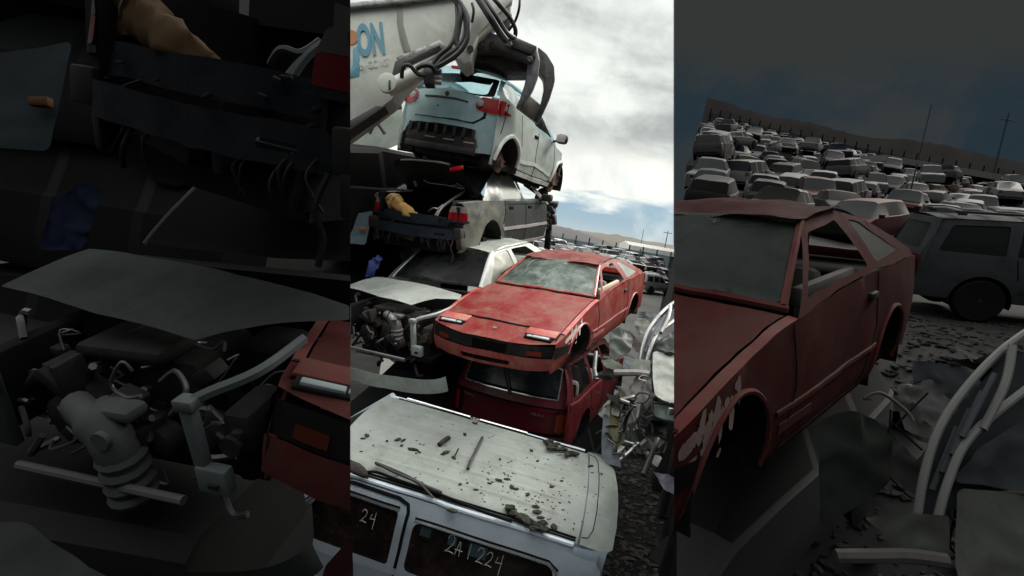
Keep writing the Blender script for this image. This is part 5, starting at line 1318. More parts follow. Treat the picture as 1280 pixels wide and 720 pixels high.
    plate('side_plate', [(638, 58), (664, 68), (668, 62), (671, 58), (650, 50), (640, 50)], 7.85, .06, M_grapdk, .01)
    plate('claw', [(660, 72), (672, 62), (675, 76), (673, 93), (667, 109), (656, 128), (647, 134), (650, 122), (656, 104), (658, 88)], 8.0, .2, M_grap, .03)
    plate('claw', [(672, 57), (684, 67), (693, 82), (694, 100), (688, 120), (673, 153), (668, 150), (676, 128), (680, 109), (679, 97), (672, 88), (675, 74)], 8.55, .2, M_grapdk, .03)
    pad = [q(655, 112, 8.1), q(678, 133, 8.6), q(669, 153, 8.6), q(645, 134, 8.1)]
    bm = B(); prism(bm, pad, Vector((.0, .12, .02)), .012); link('wear_pad', bm, M_pad, t)
    for x, y, r in ((600, 58, .055), (616.5, 58.5, .06), (637, 57, .04), (637, 49, .03), (662, 76, .05), (594, 52, .03)):
        bm = B(); lathe(bm, [(0, r), (.05, r), (.06, r*.6), (.055, .01)], q(x, y, 7.9), (0, -1, 0), 14); link('pin', bm, M_steel if r < .05 else M_grapdk, t)
    bm = B(); lathe(bm, [(0, .045), (.03, .045)], q(588, 62, 7.45), (0, -1, 0), 12); link('pin', bm, M_grapdk, t)
machine()

# ------------------------------------------------------------------ loose scrap
def scrap(name, label, cat, pts, m, th=.02, group=None, parts=(), dent=.012, seed=1):
    """bent sheet: pts are (photo x, photo y, depth)"""
    W = [P(*p) for p in pts]; c = sum(W, Vector()) / len(W)
    n = Vector((0, 0, 0))
    for i in range(len(W)): n += (W[i]-c).cross(W[(i+1) % len(W)]-c)
    n.normalize(); u = (W[0]-c); u -= n*u.dot(n); u.normalize(); v = n.cross(u)
    poly = [((w-c).dot(u), (w-c).dot(v)) for w in W]; hs = [(w-c).dot(n) for w in W]
    size = max(max(abs(a), abs(b)) for a, b in poly)
    def f(a, b):
        ww = [1/((a-p)**2 + (b-r)**2 + 1e-4) for p, r in poly]; h = sum(k*x for k, x in zip(ww, hs))/sum(ww)
        w = Vector((a, b, 0))*3/max(size, .2) + Vector((seed, seed*2, 0))
        return (a, b, h + dent*(2.0*abs(noise.noise(w*.6)) - .8*abs(noise.noise(w*.9 + Vector((3, 1, 2)))) + .08*noise.noise(w*4)))
    M = Matrix.Identity(4)
    for i in range(3): M[i][0] = u[i]; M[i][1] = v[i]; M[i][2] = n[i]; M[i][3] = c[i]
    if sum((poly[i][0]*poly[(i+1) % len(poly)][1] - poly[(i+1) % len(poly)][0]*poly[i][1]) for i in range(len(poly))) < 0: poly = poly[::-1]; hs = hs[::-1]
    bm = sheet(rnd(poly, size*.12), (), f, max(size/16, .02), th)
    if not parts:
        o = link(name, bm, m, None, True, 75); o.matrix_world = M; tag(o, label, cat, group); return o
    t = empty(name, M, label, cat, group); link(parts[0][0], bm, m, t); Mi = M.inverted()
    for pn, kind, pp, pm, r in parts[1:]:
        bm = B(); L_ = [Mi @ P(*p) for p in pp]
        if kind == 'tube': tube(bm, smooth_path(L_, 5), r, 8)
        else: prism(bm, L_, Mi.to_3x3() @ (CF*r), r*.2)
        link(pn, bm, pm, t)
    return t
M_pale = mat('dull_pale_panel', (.47, .51, .47), .5, dirt=((.2, .19, .16), .6, 6)); M_pink = mat('pinkish_grey_metal', (.27, .25, .245), .45, .3, dirt=((.12, .10, .09), .6, 7))
M_olive = mat('olive_yellow_panel', (.17, .16, .055), .5, dirt=((.07, .065, .04), .7, 5)); M_dkgreen = mat('bottle_green_panel', (.035, .055, .042), .45, dirt=((.09, .09, .08), .5, 5))
M_slate = mat('slate_blue_panel', (.16, .19, .22), .4, dirt=((.08, .08, .08), .6, 5)); M_pblue = mat('powder_blue_paint', (.30, .42, .50), .4, dirt=((.2, .2, .2), .5, 4)); M_tarp = mat('blue_tarpaulin', (.02, .045, .20), .6, bump=.4, bscale=12)
def Z(x, y): return (640 + 3.16*(x-640), 360 + 3.16*(y-360))
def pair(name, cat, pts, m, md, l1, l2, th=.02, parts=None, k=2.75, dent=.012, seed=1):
    """a piece beside the stack and its darkened look-alike lying nearer at the bank"""
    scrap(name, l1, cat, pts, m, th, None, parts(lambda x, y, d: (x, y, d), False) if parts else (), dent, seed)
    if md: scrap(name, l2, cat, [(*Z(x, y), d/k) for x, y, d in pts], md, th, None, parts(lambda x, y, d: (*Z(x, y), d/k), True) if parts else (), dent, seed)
D_pale = mat('dimmed_pale_panel', (.052, .056, .052), .8, spec=.1, dirt=((.03, .03, .028), .6, 5)); D_pink = mat('dimmed_grey_metal', (.030, .028, .028), .8, spec=.12, dirt=((.015, .014, .014), .6, 7))  # scrap colours darkened, dim light put into the copies
D_green = mat('dimmed_green_panel', (.009, .012, .010), .8, spec=.1); D_slate = mat('dimmed_slate_panel', (.022, .026, .029), .8, spec=.1); D_metal = mat('dimmed_steel', (.06, .062, .06), .7, spec=.15)
pair('torn_hood', 'car part', [(816, 439, 6.6), (850, 442, 6.7), (862, 470, 6.3), (856, 508, 6.0), (836, 503, 5.9), (819, 494, 5.9), (816, 470, 6.2)], M_pale, D_pale, 'pale torn hood standing above the loose headlight right of the wagon', 'darkened torn hood standing at the foot of the bank', .02)
pair('cross_beam', 'car part', [(779, 451, 6.6), (797, 449, 6.5), (813, 450, 6.4), (813, 467, 6.35), (800, 465, 6.4), (790, 463, 6.5), (786, 456, 6.55)], M_pale, D_pale, 'pale bent cross beam sticking out beside the torn hood', 'darkened bent cross beam jutting out below the sectioned coupe', .03,
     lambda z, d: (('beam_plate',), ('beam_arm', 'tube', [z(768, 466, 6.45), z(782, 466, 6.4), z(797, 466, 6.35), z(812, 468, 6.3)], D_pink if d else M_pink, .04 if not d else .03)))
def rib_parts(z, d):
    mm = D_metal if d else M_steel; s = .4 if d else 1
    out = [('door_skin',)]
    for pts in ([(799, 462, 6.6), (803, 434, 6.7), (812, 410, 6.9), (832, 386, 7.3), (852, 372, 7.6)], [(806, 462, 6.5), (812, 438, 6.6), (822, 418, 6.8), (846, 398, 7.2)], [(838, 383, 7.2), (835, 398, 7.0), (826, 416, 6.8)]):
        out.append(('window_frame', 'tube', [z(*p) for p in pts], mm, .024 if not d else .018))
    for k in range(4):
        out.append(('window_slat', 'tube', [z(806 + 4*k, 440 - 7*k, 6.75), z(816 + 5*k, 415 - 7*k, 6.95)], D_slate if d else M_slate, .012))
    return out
pair('car_door', 'car door', [(800, 455, 6.8), (806, 420, 6.95), (835, 388, 7.4), (858, 380, 7.5), (862, 440, 7.0), (830, 440, 6.8), (812, 450, 6.75)], M_slate, D_slate, 'grey car door with bent window frames leaning behind the torn hood', 'darkened car door with bent window frames leaning on the bank', .03, rib_parts, dent=.02)
pair('roof_panel', 'car part', [(814, 437, 6.7), (824, 424, 6.75), (850, 408, 7.0), (868, 420, 6.9), (852, 442, 6.6), (830, 438, 6.6)], M_dkgreen, D_slate, 'grey green roof panel lying over the torn hood', 'darkened slate roof panel lying over the near torn hood', .02, dent=.03, seed=4)
pair('green_panel', 'car part', [(761, 414, 7.1), (774, 408, 7.2), (787, 412, 7.3), (792, 424, 7.2), (788, 440, 7.0), (762, 455, 6.8)], M_dkgreen, D_green, 'bottle green body panel hanging beside the coupe sill', 'darkened green panel hanging under the sectioned coupe sill', .03, dent=.03, seed=6)
pair('grey_panel', 'car part', [(798, 388, 9.5), (824, 392, 9.3), (830, 408, 9.0), (812, 412, 9.0), (799, 404, 9.2)], M_slate, D_slate, 'small slate panel lying behind the coupe tail', 'darkened slate panel lying behind the sectioned coupe tail', .03, dent=.03, seed=8)
pair('bent_sill', 'car part', [(786, 412, 8.0), (800, 428, 7.6), (812, 436, 7.4), (810, 446, 7.3), (795, 440, 7.5), (784, 424, 7.9)], M_pink, D_pink, 'pinkish bent sill between the green panel and the car door', 'darkened bent sill between the darkened green panel and the bank door', .04, dent=.03, seed=9)
pair('crumpled_fender', 'car part', [(792, 398, 8.6), (806, 396, 8.5), (815, 406, 8.2), (808, 420, 8.0), (795, 416, 8.3)], M_pale, D_metal, 'pale crumpled fender below the coupe rear arch', 'darkened crumpled fender below the sectioned coupe rear arch', .02, dent=.05, seed=12)
def lamp_parts(z, d): return (('lens',), ('bezel', 'tube', [z(816, 503, 5.95), z(835, 506, 5.95), z(858, 514, 5.95), z(858, 530, 5.9), z(838, 527, 5.9), z(817, 520, 5.9), z(816, 503, 5.95)], M_black, .015), ('bulb_bowl', 'prism', [z(836, 510, 5.85), z(843, 511, 5.85), z(845, 520, 5.85), z(836, 520, 5.85)], M_chrome, .06))
pair('loose_headlight', 'headlight', [(816, 502, 6.0), (836, 505, 6.0), (858, 513, 6.0), (858, 531, 5.95), (836, 527, 5.95), (817, 521, 5.95)], M_lens, None, 'clear loose headlight under the pale torn hood', '', .06, lamp_parts)
scrap('olive_fender', 'olive yellow fender standing on edge between the wagon and the loose headlight', 'car part', [(762, 503, 6.4), (770, 490, 6.5), (779, 486, 6.5), (787, 497, 6.4), (787, 528, 6.2), (779, 552, 6.0), (768, 566, 5.9), (763, 540, 6.1)], M_olive, .03, None, (('fender_skin',), ('fender_edge', 'tube', [(775, 490, 6.35), (778, 515, 6.2), (772, 545, 5.95), (768, 562, 5.85)], M_dkgreen, .015)), .03, 3)
scrap('pale_strip', 'narrow pale grey panel standing beside the minivan spoiler', 'car part', [(755, 515, 6.3), (763, 520, 6.3), (770, 560, 6.0), (778, 585, 5.8), (752, 577, 5.9), (752, 545, 6.1)], M_slate, .02, None, (), .02, 5)
scrap('pink_pillar', 'pinkish grey torn pillar hanging under the pale cross beam', 'car part', [(793, 470, 6.4), (804, 469, 6.35), (806, 490, 6.2), (797, 512, 6.1), (789, 546, 6.0), (784, 530, 6.05), (787, 500, 6.2)], M_pink, .04, None, (('pillar_skin',), ('loose_cable', 'tube', [(793, 497, 6.1), (800, 491, 6.05), (812, 494, 6.0), (806, 503, 6.0), (796, 503, 6.05)], M_black, .01)), .03, 7)
scrap('dark_bracket', 'dark folded bracket between the torn pillar and the headlight', 'car part', [(801, 474, 6.3), (814, 470, 6.3), (816, 500, 6.1), (808, 512, 6.1), (802, 500, 6.15)], M_pink, .05, None, (), .03, 17)
scrap('lavender_panel', 'lavender grey panel half buried in the rubble', 'car part', [(815, 588, 5.6), (832, 592, 5.5), (852, 602, 5.5), (852, 622, 5.2), (830, 612, 5.3)], mat('lavender_grey_paint', (.19, .19, .25), .45), .02, None, (), .02, 9)
for pts, l in (([(822, 549, 5.9), (814, 570, 5.6), (804, 594, 5.4)], 'black shiny strut leaning in the rubble'), ([(745, 440, 7.0), (743, 462, 6.8), (746, 475, 6.7)], 'thin grey strap dangling between coupe sill and wagon')):
    bm = B(); tube(bm, [P(*p) for p in pts], .028, 8); tag(link('loose_strut', bm, M_steel if 'strap' in l else M_black), l, 'car part')
# left edge pieces
def lampp(z, d): return (('fender_skin',), ('side_lamp', 'prism', [z(448, 284, 8.55), z(456, 284, 8.55), z(456, 288, 8.55), z(448, 287.5, 8.55)], mat('dimmed_amber_lens', (.03, .011, .003), .7, spec=.1) if d else M_amber, .05))  # near fender's lamp takes a darkened copy of the amber
scrap('blue_fender', 'powder blue fender with amber side lamp between the dark sedan and the white car', 'car part', [(430, 268, 8.7), (452, 266, 8.7), (466, 263, 8.7), (457, 306, 8.6), (445, 305, 8.6), (430, 304, 8.6)], M_pblue, .03, None, lampp(lambda x, y, d: (x, y, d), False), .008, 2)
scrap('dimmed_fender', 'darkened powder blue fender with darkened amber lamp, leftmost of the near wrecks', 'car part', [(*Z(x, y), 3.0) for x, y in ((430, 268), (452, 265), (466, 262), (457, 306), (445, 305), (430, 304))], mat('dimmed_blue_paint', (.024, .032, .037), .8, spec=.1), .02, None, lampp(lambda x, y, d: (*Z(x, y), 2.93), True), .006, 2)  # near copy of the blue fender, dim light put into its colour
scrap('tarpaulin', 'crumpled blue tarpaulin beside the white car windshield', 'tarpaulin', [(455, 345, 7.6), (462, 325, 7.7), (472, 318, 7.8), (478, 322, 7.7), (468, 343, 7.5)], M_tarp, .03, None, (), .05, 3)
scrap('tarpaulin', 'darkened blue tarpaulin tucked behind the darkened white hood', 'tarpaulin', [(*Z(x, y), 2.9) for x, y in ((452, 345), (459, 325), (470, 318), (478, 322), (470, 345))], mat('dimmed_blue_tarpaulin', (.006, .010, .026), .8, spec=.1), .02, None, (), .03, 3)  # blue tarpaulin colour darkened as in dim light
scrap('maroon_corner', 'darkened maroon panel corner low under the torn off nose', 'car part', [(*Z(x, y), 2.35) for x, y in ((566, 470), (577, 458), (577, 480), (562, 486))], mat('dimmed_maroon_paint', (.022, .006, .007), .8, spec=.1), .02, None, (), .01, 3)  # maroon darkened, dim light put into the colour
# pale hatch tail left of the crossover
scrap('pale_tailgate', 'pale green grey tailgate with black wiper, left of the crossover', 'car part', [(432, 168, 9.6), (452, 152, 9.7), (476, 137, 9.8), (503, 131, 9.9), (503, 178, 9.6), (480, 188, 9.5), (446, 192, 9.5)], mat('pale_green_grey_paint', (.33, .38, .34), .4, dirt=((.25, .26, .22), .5, 4)), .06, None,
      (('tailgate_skin',), ('wiper', 'tube', [(462, 167, 9.4), (466, 158, 9.4), (470, 150, 9.4)], M_black, .03), ('wiper_arm', 'tube', [(470, 150, 9.4), (475, 158, 9.4), (481, 167, 9.4)], M_black, .03), ('window_trim', 'tube', [(440, 158, 9.5), (474, 136, 9.6), (502, 134, 9.6)], M_grapdk, .04)), .01, 2)
# ------------------------------------------------------------------ more wrecks: under and behind the two stacks
_u = []; _rg = random.Random(3)
def under(loc, yaw, kind, v, paint, lab, dim=1., pitch=0, roll=0):
    o = put_wreck(yaw_frame(loc, yaw, pitch, roll) @ Matrix.Translation((-2.3, 0, 0)), _rg, _u, '', 'wrecks that carry the stacks', dim, kind, v, paint)
    o['label'] = lab

pole(830.5, 288, 312, 150, 'thin dark pole standing behind the white roofed shed, right of its twin', mat('dark_pole', (.05, .05, .05), .7), .16)
pole(801, 287, 306, 150, 'faint thin pole rising behind the left end of the shed', mat('dark_pole', (.05, .05, .05), .7), .10, False)
pole(793.5, 311, 349, 60, 'dark pole among the far cars left of the pale offroad car', mat('dark_pole', (.05, .05, .05), .7), .10, False)
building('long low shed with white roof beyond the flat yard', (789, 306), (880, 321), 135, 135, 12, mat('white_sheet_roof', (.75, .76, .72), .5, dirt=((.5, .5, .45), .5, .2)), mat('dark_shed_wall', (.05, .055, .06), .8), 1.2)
D_pole = mat('dimmed_pole', (.012, .015, .018), .8, spec=.1)  # pole colour darkened for the dim right side
pole(1150, 132, 190, 155, 'slim darkened pole behind the left end of the darkened shed', D_pole, .19, False)
pole(1243, 142, 212, 155, 'darkened pole with cross arm behind the middle of the darkened shed', D_pole, .28)
pole(1122, 205, 305, 34, 'darkened pole among the dark bank wrecks', D_pole, .06, False)
building('long low shed with darkened pale roof at the top of the dark bank', (1112, 190), (1330, 236), 82, 82, 12, mat('dimmed_sheet_roof', (.065, .066, .062), .8, spec=.1), D_far, 1.0)  # shed roof and wall colours darkened as in dim light

M_shard = [D_pale, D_pink, D_slate, D_green, D_metal]
rs_ = random.Random(44)
def shard(name, lab, grp, x, y, z, s, m):
    n = rs_.choice([4, 5, 6]); poly = [(s*rs_.uniform(.5, 1.1)*math.cos(2*PI*k/n + .3), s*rs_.uniform(.35, .8)*math.sin(2*PI*k/n + .3)) for k in range(n)]
    sd = rs_.uniform(0, 50); fo = rs_.uniform(-.5, .5)
    def f(a, b): return (a, b, fo*abs(a - .1*s) + s*.10*abs(noise.noise(Vector((a/s*1.6 + sd, b/s*1.6, 0)))) )
    o = link(name, sheet(rnd(poly, s*.1), (), f, s/7, .012), m, None, True, 60)
    o.matrix_world = yaw_frame((x, y, z), rs_.uniform(0, 6), rs_.uniform(-.7, .7), rs_.uniform(-.7, .7)); tag(o, lab, 'scrap', grp)
for k in range(34):
    a = rs_.uniform(20.5, 46); r = rs_.uniform(5.2, 9.5); x, y = r*math.sin(R(a)), r*math.cos(R(a))
    shard('metal_scrap', 'bent darkened sheet metal scrap strewn at the foot of the dark bank', 'scrap at the foot of the bank', x, y, gz(x, y) + rs_.uniform(.1, .35), rs_.uniform(.25, .6), rs_.choice(M_shard))
for k in range(26):
    a = rs_.uniform(10.5, 15.8); r = rs_.uniform(9, 22); x, y = r*math.sin(R(a)), r*math.cos(R(a))
    shard('metal_scrap', 'bent pale sheet metal scrap strewn on the flat yard behind the coupe', 'scrap on the flat yard', x, y, gz(x, y) + rs_.uniform(.05, .3), rs_.uniform(.2, .6), rs_.choice([M_pale, M_pink, M_slate, M_dkgreen, M_steel, M_black]))

scrap('bumper_piece', 'darkened white bumper piece curving out at the lowest left of the near wrecks', 'car part', [(*q, d) for q, d in zip([(-60, 652), (36, 652), (60, 676), (100, 702), (150, 730), (150, 770), (-60, 770)], (1.9, 1.9, 1.88, 1.85, 1.82, 1.75, 1.8))], mat('dimmed_white_bumper', (.030, .035, .034), .8, spec=.05), .02, None, (), .02, 3)  # white bumper colour darkened as in dim light
rh = random.Random(8)
for k in range(16):
    x0, y0 = rh.uniform(770, 836), rh.uniform(455, 560); d = 6.25 - (y0-455)*.006
    pts = [(x0, y0, d)]
    for q in range(4): pts.append((pts[-1][0] + rh.uniform(-12, 12), pts[-1][1] + rh.uniform(-4, 16), d - .03*q))
    bm = B(); tube(bm, smooth_path([P(*p) for p in pts], 5), rh.choice([.008, .012, .02]), 6)
    tag(link('loose_hose', bm, rh.choice([M_rubber, M_rubber, M_steel, M_black])), 'loose hose or cable hanging in the scrap between the wagon and the torn hood', 'hose', 'hoses tangled in the scrap right of the wagon')
for k in range(14):
    x0, y0 = rh.uniform(1060, 1270), rh.uniform(430, 640); d = 2.7
    pts = [(x0, y0, d)]
    for q in range(4): pts.append((pts[-1][0] + rh.uniform(-40, 40), pts[-1][1] + rh.uniform(-10, 45), d - .02*q))
    bm = B(); tube(bm, smooth_path([P(*p) for p in pts], 5), rh.choice([.005, .008, .012]), 6)
    tag(link('loose_hose', bm, rh.choice([D_far, D_far, D_pink])), 'loose darkened hose or cable hanging over the near bank scrap', 'hose', 'hoses tangled in the bank scrap')
for k in range(22):
    px, py = rh.uniform(758, 838), rh.uniform(440, 575); d = 6.7 - (py-440)*.005
    p = P(px, py, d); shard('metal_scrap', 'bent piece of dark sheet metal wedged in the scrap right of the wagon', 'scrap right of the wagon', p.x, p.y, p.z, rh.uniform(.12, .3), rh.choice([M_dkgreen, M_black, M_pink, M_slate, M_under, M_pale]))
# ------------------------------------------------------------------ assembly
make_camera(); make_world(); make_sun()
POSE = {
    'coupe': ((1.5937, -0.9359, 0.8596), (-0.371, 1.082, 6.182), (1.074, 0.976, 0.954)),
    'juke': ((0.8993, 1.655, -1.2605), (0.331, -1.93, 11.984), (0.981, 0.993, 1.026)),
    'accord': ((1.017, 1.7162, -1.3103), (0.377, -1.086, 12.361), (0.994, 1.001, 1.006)),
    'wagon': ((0.9709, 1.6262, -1.3119), (1.439, 1.835, 11.073), (1.016, 1.025, 0.96)),
    'van': ((1.8205, 0.3164, 0.0558), (-3.491, 2.526, 6.256), (0.919, 1.114, 0.977)),
    'wfront': ((1.6056, -0.9377, 0.7556), (-1.841, 1.149, 6.829), (1.0, 1.0, 1.0)),
    'rcoupe': ((1.6963, -0.6686, 0.5217), (-0.222, 1.165, 2.507), (0.928, 0.982, 1.097)),
    'lsedan': ((0.9705, 1.8198, -1.1949), (0.665, -1.061, 6.264), (0.987, 1.011, 1.002)),
    'lwfront': ((1.6301, -1.2781, 0.8536), (-1.921, 1.252, 2.342), (1.0, 1.0, 1.0)),
    'lnose': ((1.3624, -1.2032, 1.465), (-0.37, 1.196, 2.073), (1.027, 0.905, 1.076)),
}
def pose(k):
    r, t, s = POSE[k]; return frame(r, t), s
def side_cut(px, keep_left):
    """plane of the torch cut of a sectioned wreck, standing in line with the picture column px"""
    n = CX * F - CF * (px - 640); n.normalize()
    return (Vector((0, 0, CAMZ)), n if keep_left else -n)
PAL_S = dict(paint=M_green, quarter=M_quarter, red=M_redlens, grey=M_greylens, prim=M_bluegrey, under=M_under, dark=M_dark, hinge=M_steel)
PAL_W = dict(white=M_white, glass=M_glassd2, dark=M_dark, engine=M_under, alu=M_alu, brk=mat('pale_grey_steel', (.42, .46, .46), .45, .3, dirt=((.1, .1, .1), .6, 8)), rad=mat('green_grey_support', (.12, .17, .16), .5, dirt=((.04, .05, .05), .6, 7)), bar=M_steel)
c_coupe = coupe(*pose('coupe'), 'sun faded red coupe with crazed windshield and crushed roof, on top of the maroon wagon', M_red, M_redroof)
c_sedan = sedan(*pose('accord'), 'dark grey green sedan with open boot, between the pale crossover and the white car', PAL_S)
crossover(*pose('juke'), 'pale blue white crossover without rear bumper, topmost of the stack under the grapple')
c_wagon = wagon(*pose('wagon'), 'maroon wagon with chrome framed rear window, under the red coupe')
c_van = van(*pose('van'), 'white minivan with moss stained ribbed roof and 2A1224 chalked on its window')
c_white = stripped(*pose('wfront'), 'white car with torn off front and bare engine bay, beside the red coupe', PAL_W, hood_px=[(420, 345), (451, 343), (500, 350), (540, 358), (577, 369), (574, 375), (545, 373), (530, 376), (515, 381), (475, 371), (420, 357)])
# near wrecks on both sides, dim light put into darkened copies of the paints
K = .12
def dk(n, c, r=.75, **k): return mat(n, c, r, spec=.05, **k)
D_red = dk('dimmed_red_paint', (.040, .0065, .0065), fade=((.052, .020, .017), .7, 2.2), dirt=((.036, .026, .021), .6, 6))
D_roof = dk('dimmed_red_roof', (.030, .009, .008), dirt=((.038, .02, .018), .6, 5))
D_blk = dk('dimmed_black_plastic', (.006, .006, .006)); D_glass = dk('dimmed_crazed_glass', (.022, .028, .026), .6, dirt=((.045, .05, .045), .7, 3))
D_clear = dk('dimmed_side_glass', (.05, .055, .05), dirt=((.03, .03, .03), .5, 4))
D_lens = dk('dimmed_lamp_lens', (.10, .12, .12), .5); D_amb = dk('dimmed_orange_lens', (.045, .010, .006), .5); D_in = dk('dimmed_cabin_black', (.004, .004, .0045), .9)
D_white = dk('dimmed_white_paint', (.034, .040, .039), dirt=((.025, .027, .025), .6, 3.5))
D_scuff = dk('dimmed_primer_scuff', (.085, .06, .055)); D_seat = dk('dimmed_seat', (.035, .034, .032), .9)
PAL_DS = dict(paint=D_in, quarter=dk('dimmed_quarter_paint', (.02, .024, .026)), red=dk('dimmed_red_lens', (.06, .005, .007), .5), grey=dk('dimmed_frosted_lens', (.035, .03, .032), .5), prim=dk('dimmed_primer', (.010, .013, .017), dirt=((.005, .005, .006), .7, 6)), under=dk('dimmed_underside', (.005, .0047, .0045)), dark=D_in, hinge=dk('dimmed_hinge_steel', (.03, .032, .034), .6))
PAL_DW = dict(white=D_white, glass=dk('dimmed_windshield', (.0025, .003, .003), .8), dark=D_in, engine=dk('dimmed_engine', (.009, .009, .009), dirt=((.02, .02, .02), .6, 9)), alu=dk('dimmed_aluminium', (.034, .036, .037), .6), brk=dk('dimmed_bracket', (.045, .052, .053), .6), rad=dk('dimmed_green_grey', (.018, .023, .023), .7), bar=dk('dimmed_bar', (.04, .04, .04), .6))
c_half = coupe(*pose('rcoupe'), 'darkened red coupe sectioned behind its nose, close by at the yard bank, empty wheel arches', D_red, D_roof, (side_cut(842.5, False),), glass=D_glass, clear=D_clear, blk=D_blk, lens=D_lens, amber=D_amb, gap=D_in, scuff=D_scuff, name='sectioned_coupe', grime=D_roof, seatm=D_seat, inner=D_in)
c_lsedan = sedan(*pose('lsedan'), 'darkened grey green sedan tail with open boot, close by above the darkened white car', PAL_DS, (side_cut(438, True),), rear_only=True)
stripped(*pose('lwfront'), 'darkened white car front with bare engine bay, close by under the darkened sedan tail', PAL_DW, (side_cut(438, True),), rest=False, drop=.16, hood_px=[(-40, 306), (60, 305), (170, 318), (300, 345), (436, 382), (436, 400), (330, 406), (285, 413), (246, 424), (120, 392), (-40, 353)], name='stripped_dimmed_car')
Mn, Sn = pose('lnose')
coupe(Mn, Sn, 'torn off darkened red nose corner with square headlight, leaning against the darkened white car', D_red, D_roof, (side_cut(438, True), (Mn @ Vector((.95, 0, 0)), Mn.to_3x3() @ Vector((1, 0, 0)))), glass=D_glass, clear=D_clear, blk=D_blk, lens=D_lens, amber=D_amb, gap=D_in, scuff=D_scuff, name='nose_section', cat='car part', inner=D_in, grime=D_roof)

# ------------------------------------------------------------------ things lying on and in the wrecks
def bag(c, name, label, pts, r, m, mb, cat='bag'):
    o = c.local(*pts[0][:2], 2, pts[0][2]); W = [c.M @ Vector([c.local(px, py, 0, x)[i]*c.S[i] for i in range(3)]) for px, py, x in pts]
    t = empty(name, Matrix.Translation(W[len(W)//2]), label, cat); ti = t.matrix_world.inverted()
    bm = B(); path = smooth_path([ti @ w for w in W], 5); n = len(path)
    tube(bm, path, [r*(.55 + .6*math.sin(PI*(i+1.5)/(n+2))) for i in range(n)], 16)
    for v in bm.verts: v.co += noise.noise_vector(v.co*9/(r/.09))*r*.42 + noise.noise_vector(v.co*26)*r*.22
    link('bag_body', bm, m, t, True, 80)
    bm = B(); k = n*2//5; a = path[k]; ax = (path[k+1]-path[k]).normalized()
    lathe(bm, [(-r*.1, r*1.02), (-r*.08, r*1.22), (r*.08, r*1.22), (r*.1, r*1.02)], a, ax, 18)
    for v in bm.verts: v.co += noise.noise_vector(v.co*9)*r*.2
    link('cuff', bm, mb, t, True, 80)
bag(c_sedan, 'canvas_bag', 'tan canvas bag slumped in the open boot of the dark grey green sedan', [(489, 262, 4.45), (489, 251, 4.42), (494, 250, 4.42), (500, 258, 4.45), (510, 265, 4.5), (522, 271, 4.5)], .085, M_tan, M_cream)
bag(c_lsedan, 'canvas_bag', 'darkened tan bag slumped in the open boot of the darkened sedan tail', [(*Z(489, 262), 4.45), (*Z(489, 251), 4.42), (*Z(494, 250), 4.42), (*Z(500, 258), 4.45), (*Z(510, 265), 4.5), (*Z(522, 271), 4.5)], .075, dk('dimmed_tan_canvas', (.022, .0125, .005), .9), dk('dimmed_cream', (.05, .042, .03), .9))  # tan and cream darkened to match the dim near tail
def on_roof(px, py, h=.004):
    z = 1.75
    q = c_van.local(px, py, 2, z)
    z = 1.725 + .035*(1-(q.y/.62)**2) + .012*math.sin(PI*(q.x-1.8)/2.6) + h
    q = c_van.local(px, py, 2, z); return c_van.M @ Vector([q[i]*c_van.S[i] for i in range(3)])
UPV = (c_van.M.to_3x3() @ Vector((0, 0, 1))).normalized()
M_moss = mat('damp_moss_clod', (.022, .024, .016), .95, dirt=((.05, .05, .03), .6, 20), bump=.6, bscale=60)
rg = random.Random(5); bm = B()
def chip(bm, p, s, el=1.8):
    n0 = len(bm.verts); bmesh.ops.create_icosphere(bm, subdivisions=1, radius=s); bm.verts.ensure_lookup_table()
    a = rg.uniform(0, PI); ca, sa = math.cos(a), math.sin(a)
    for v in bm.verts[n0:]:
        x, y, z = v.co.x*el, v.co.y, v.co.z*.55
        x += rg.uniform(-.3, .3)*s; y += rg.uniform(-.3, .3)*s
        v.co = p + Vector((x*ca - y*sa, x*sa + y*ca, z))
for px, py, s in ((459, 544, .022), (454, 548, .016), (498, 549, .026), (505, 550, .024), (517, 562, .034), (524, 565, .014), (502, 557, .016), (484, 551, .014), (558, 565, .03), (553, 568, .016), (581, 543, .024), (593, 529, .022), (525, 555, .012), (530, 556, .012), (664, 563, .02), (685, 574, .012), (640, 608, .024), (645, 611, .018), (690, 608, .018), (702, 601, .014), (625, 574, .014), (672, 576, .016), (634, 599, .02), (623, 600, .022), (576, 605, .016), (584, 604, .014), (595, 612, .016), (612, 604, .014), (565, 638, .03), (660, 618, .022), (669, 633, .026), (672, 640, .03), (676, 647, .022), (692, 658, .03), (738, 583, .025), (740, 591, .012), (752, 592, .012), (520, 567, .014), (567, 572, .02)):
    chip(bm, on_roof(px, py), s)
for k in range(330):
    px, py = rg.gauss(655, 52), rg.gauss(622, 30)
    if k > 215: px, py = rg.uniform(450, 725), rg.uniform(520, 660)
    w = on_roof(px, py, .002); l = c_van.Mi @ w
    if 2.0*.92 < l.x < 4.55*.92 and abs(l.y) < .58*1.1: chip(bm, w, rg.uniform(.003, .009), rg.uniform(1, 2.4))
tag(link('leaf_litter', bm, M_moss, None, False), 'scattered black moss crumbs and leaf litter on the minivan roof', 'debris', kind='stuff')
def stick(name, label, cat, pts, r, m, parts=()):
    bm = B(); tube(bm, smooth_path([on_roof(x, y, h) for x, y, h in pts], 5), r, 7); return tag(link(name, bm, m), label, cat)
stick('rubber_strip', 'black rubber strip lying crosswise on the minivan roof', 'strip', [(603, 547, .02), (597, 560, .02), (590, 574, .02), (585, 586, .025)], .016, M_black)
stick('stub_stick', 'short dark stick lying on the minivan roof left of the rubber strip', 'stick', [(549, 556, .02), (555, 551, .02), (561, 547, .02)], .024, M_moss)
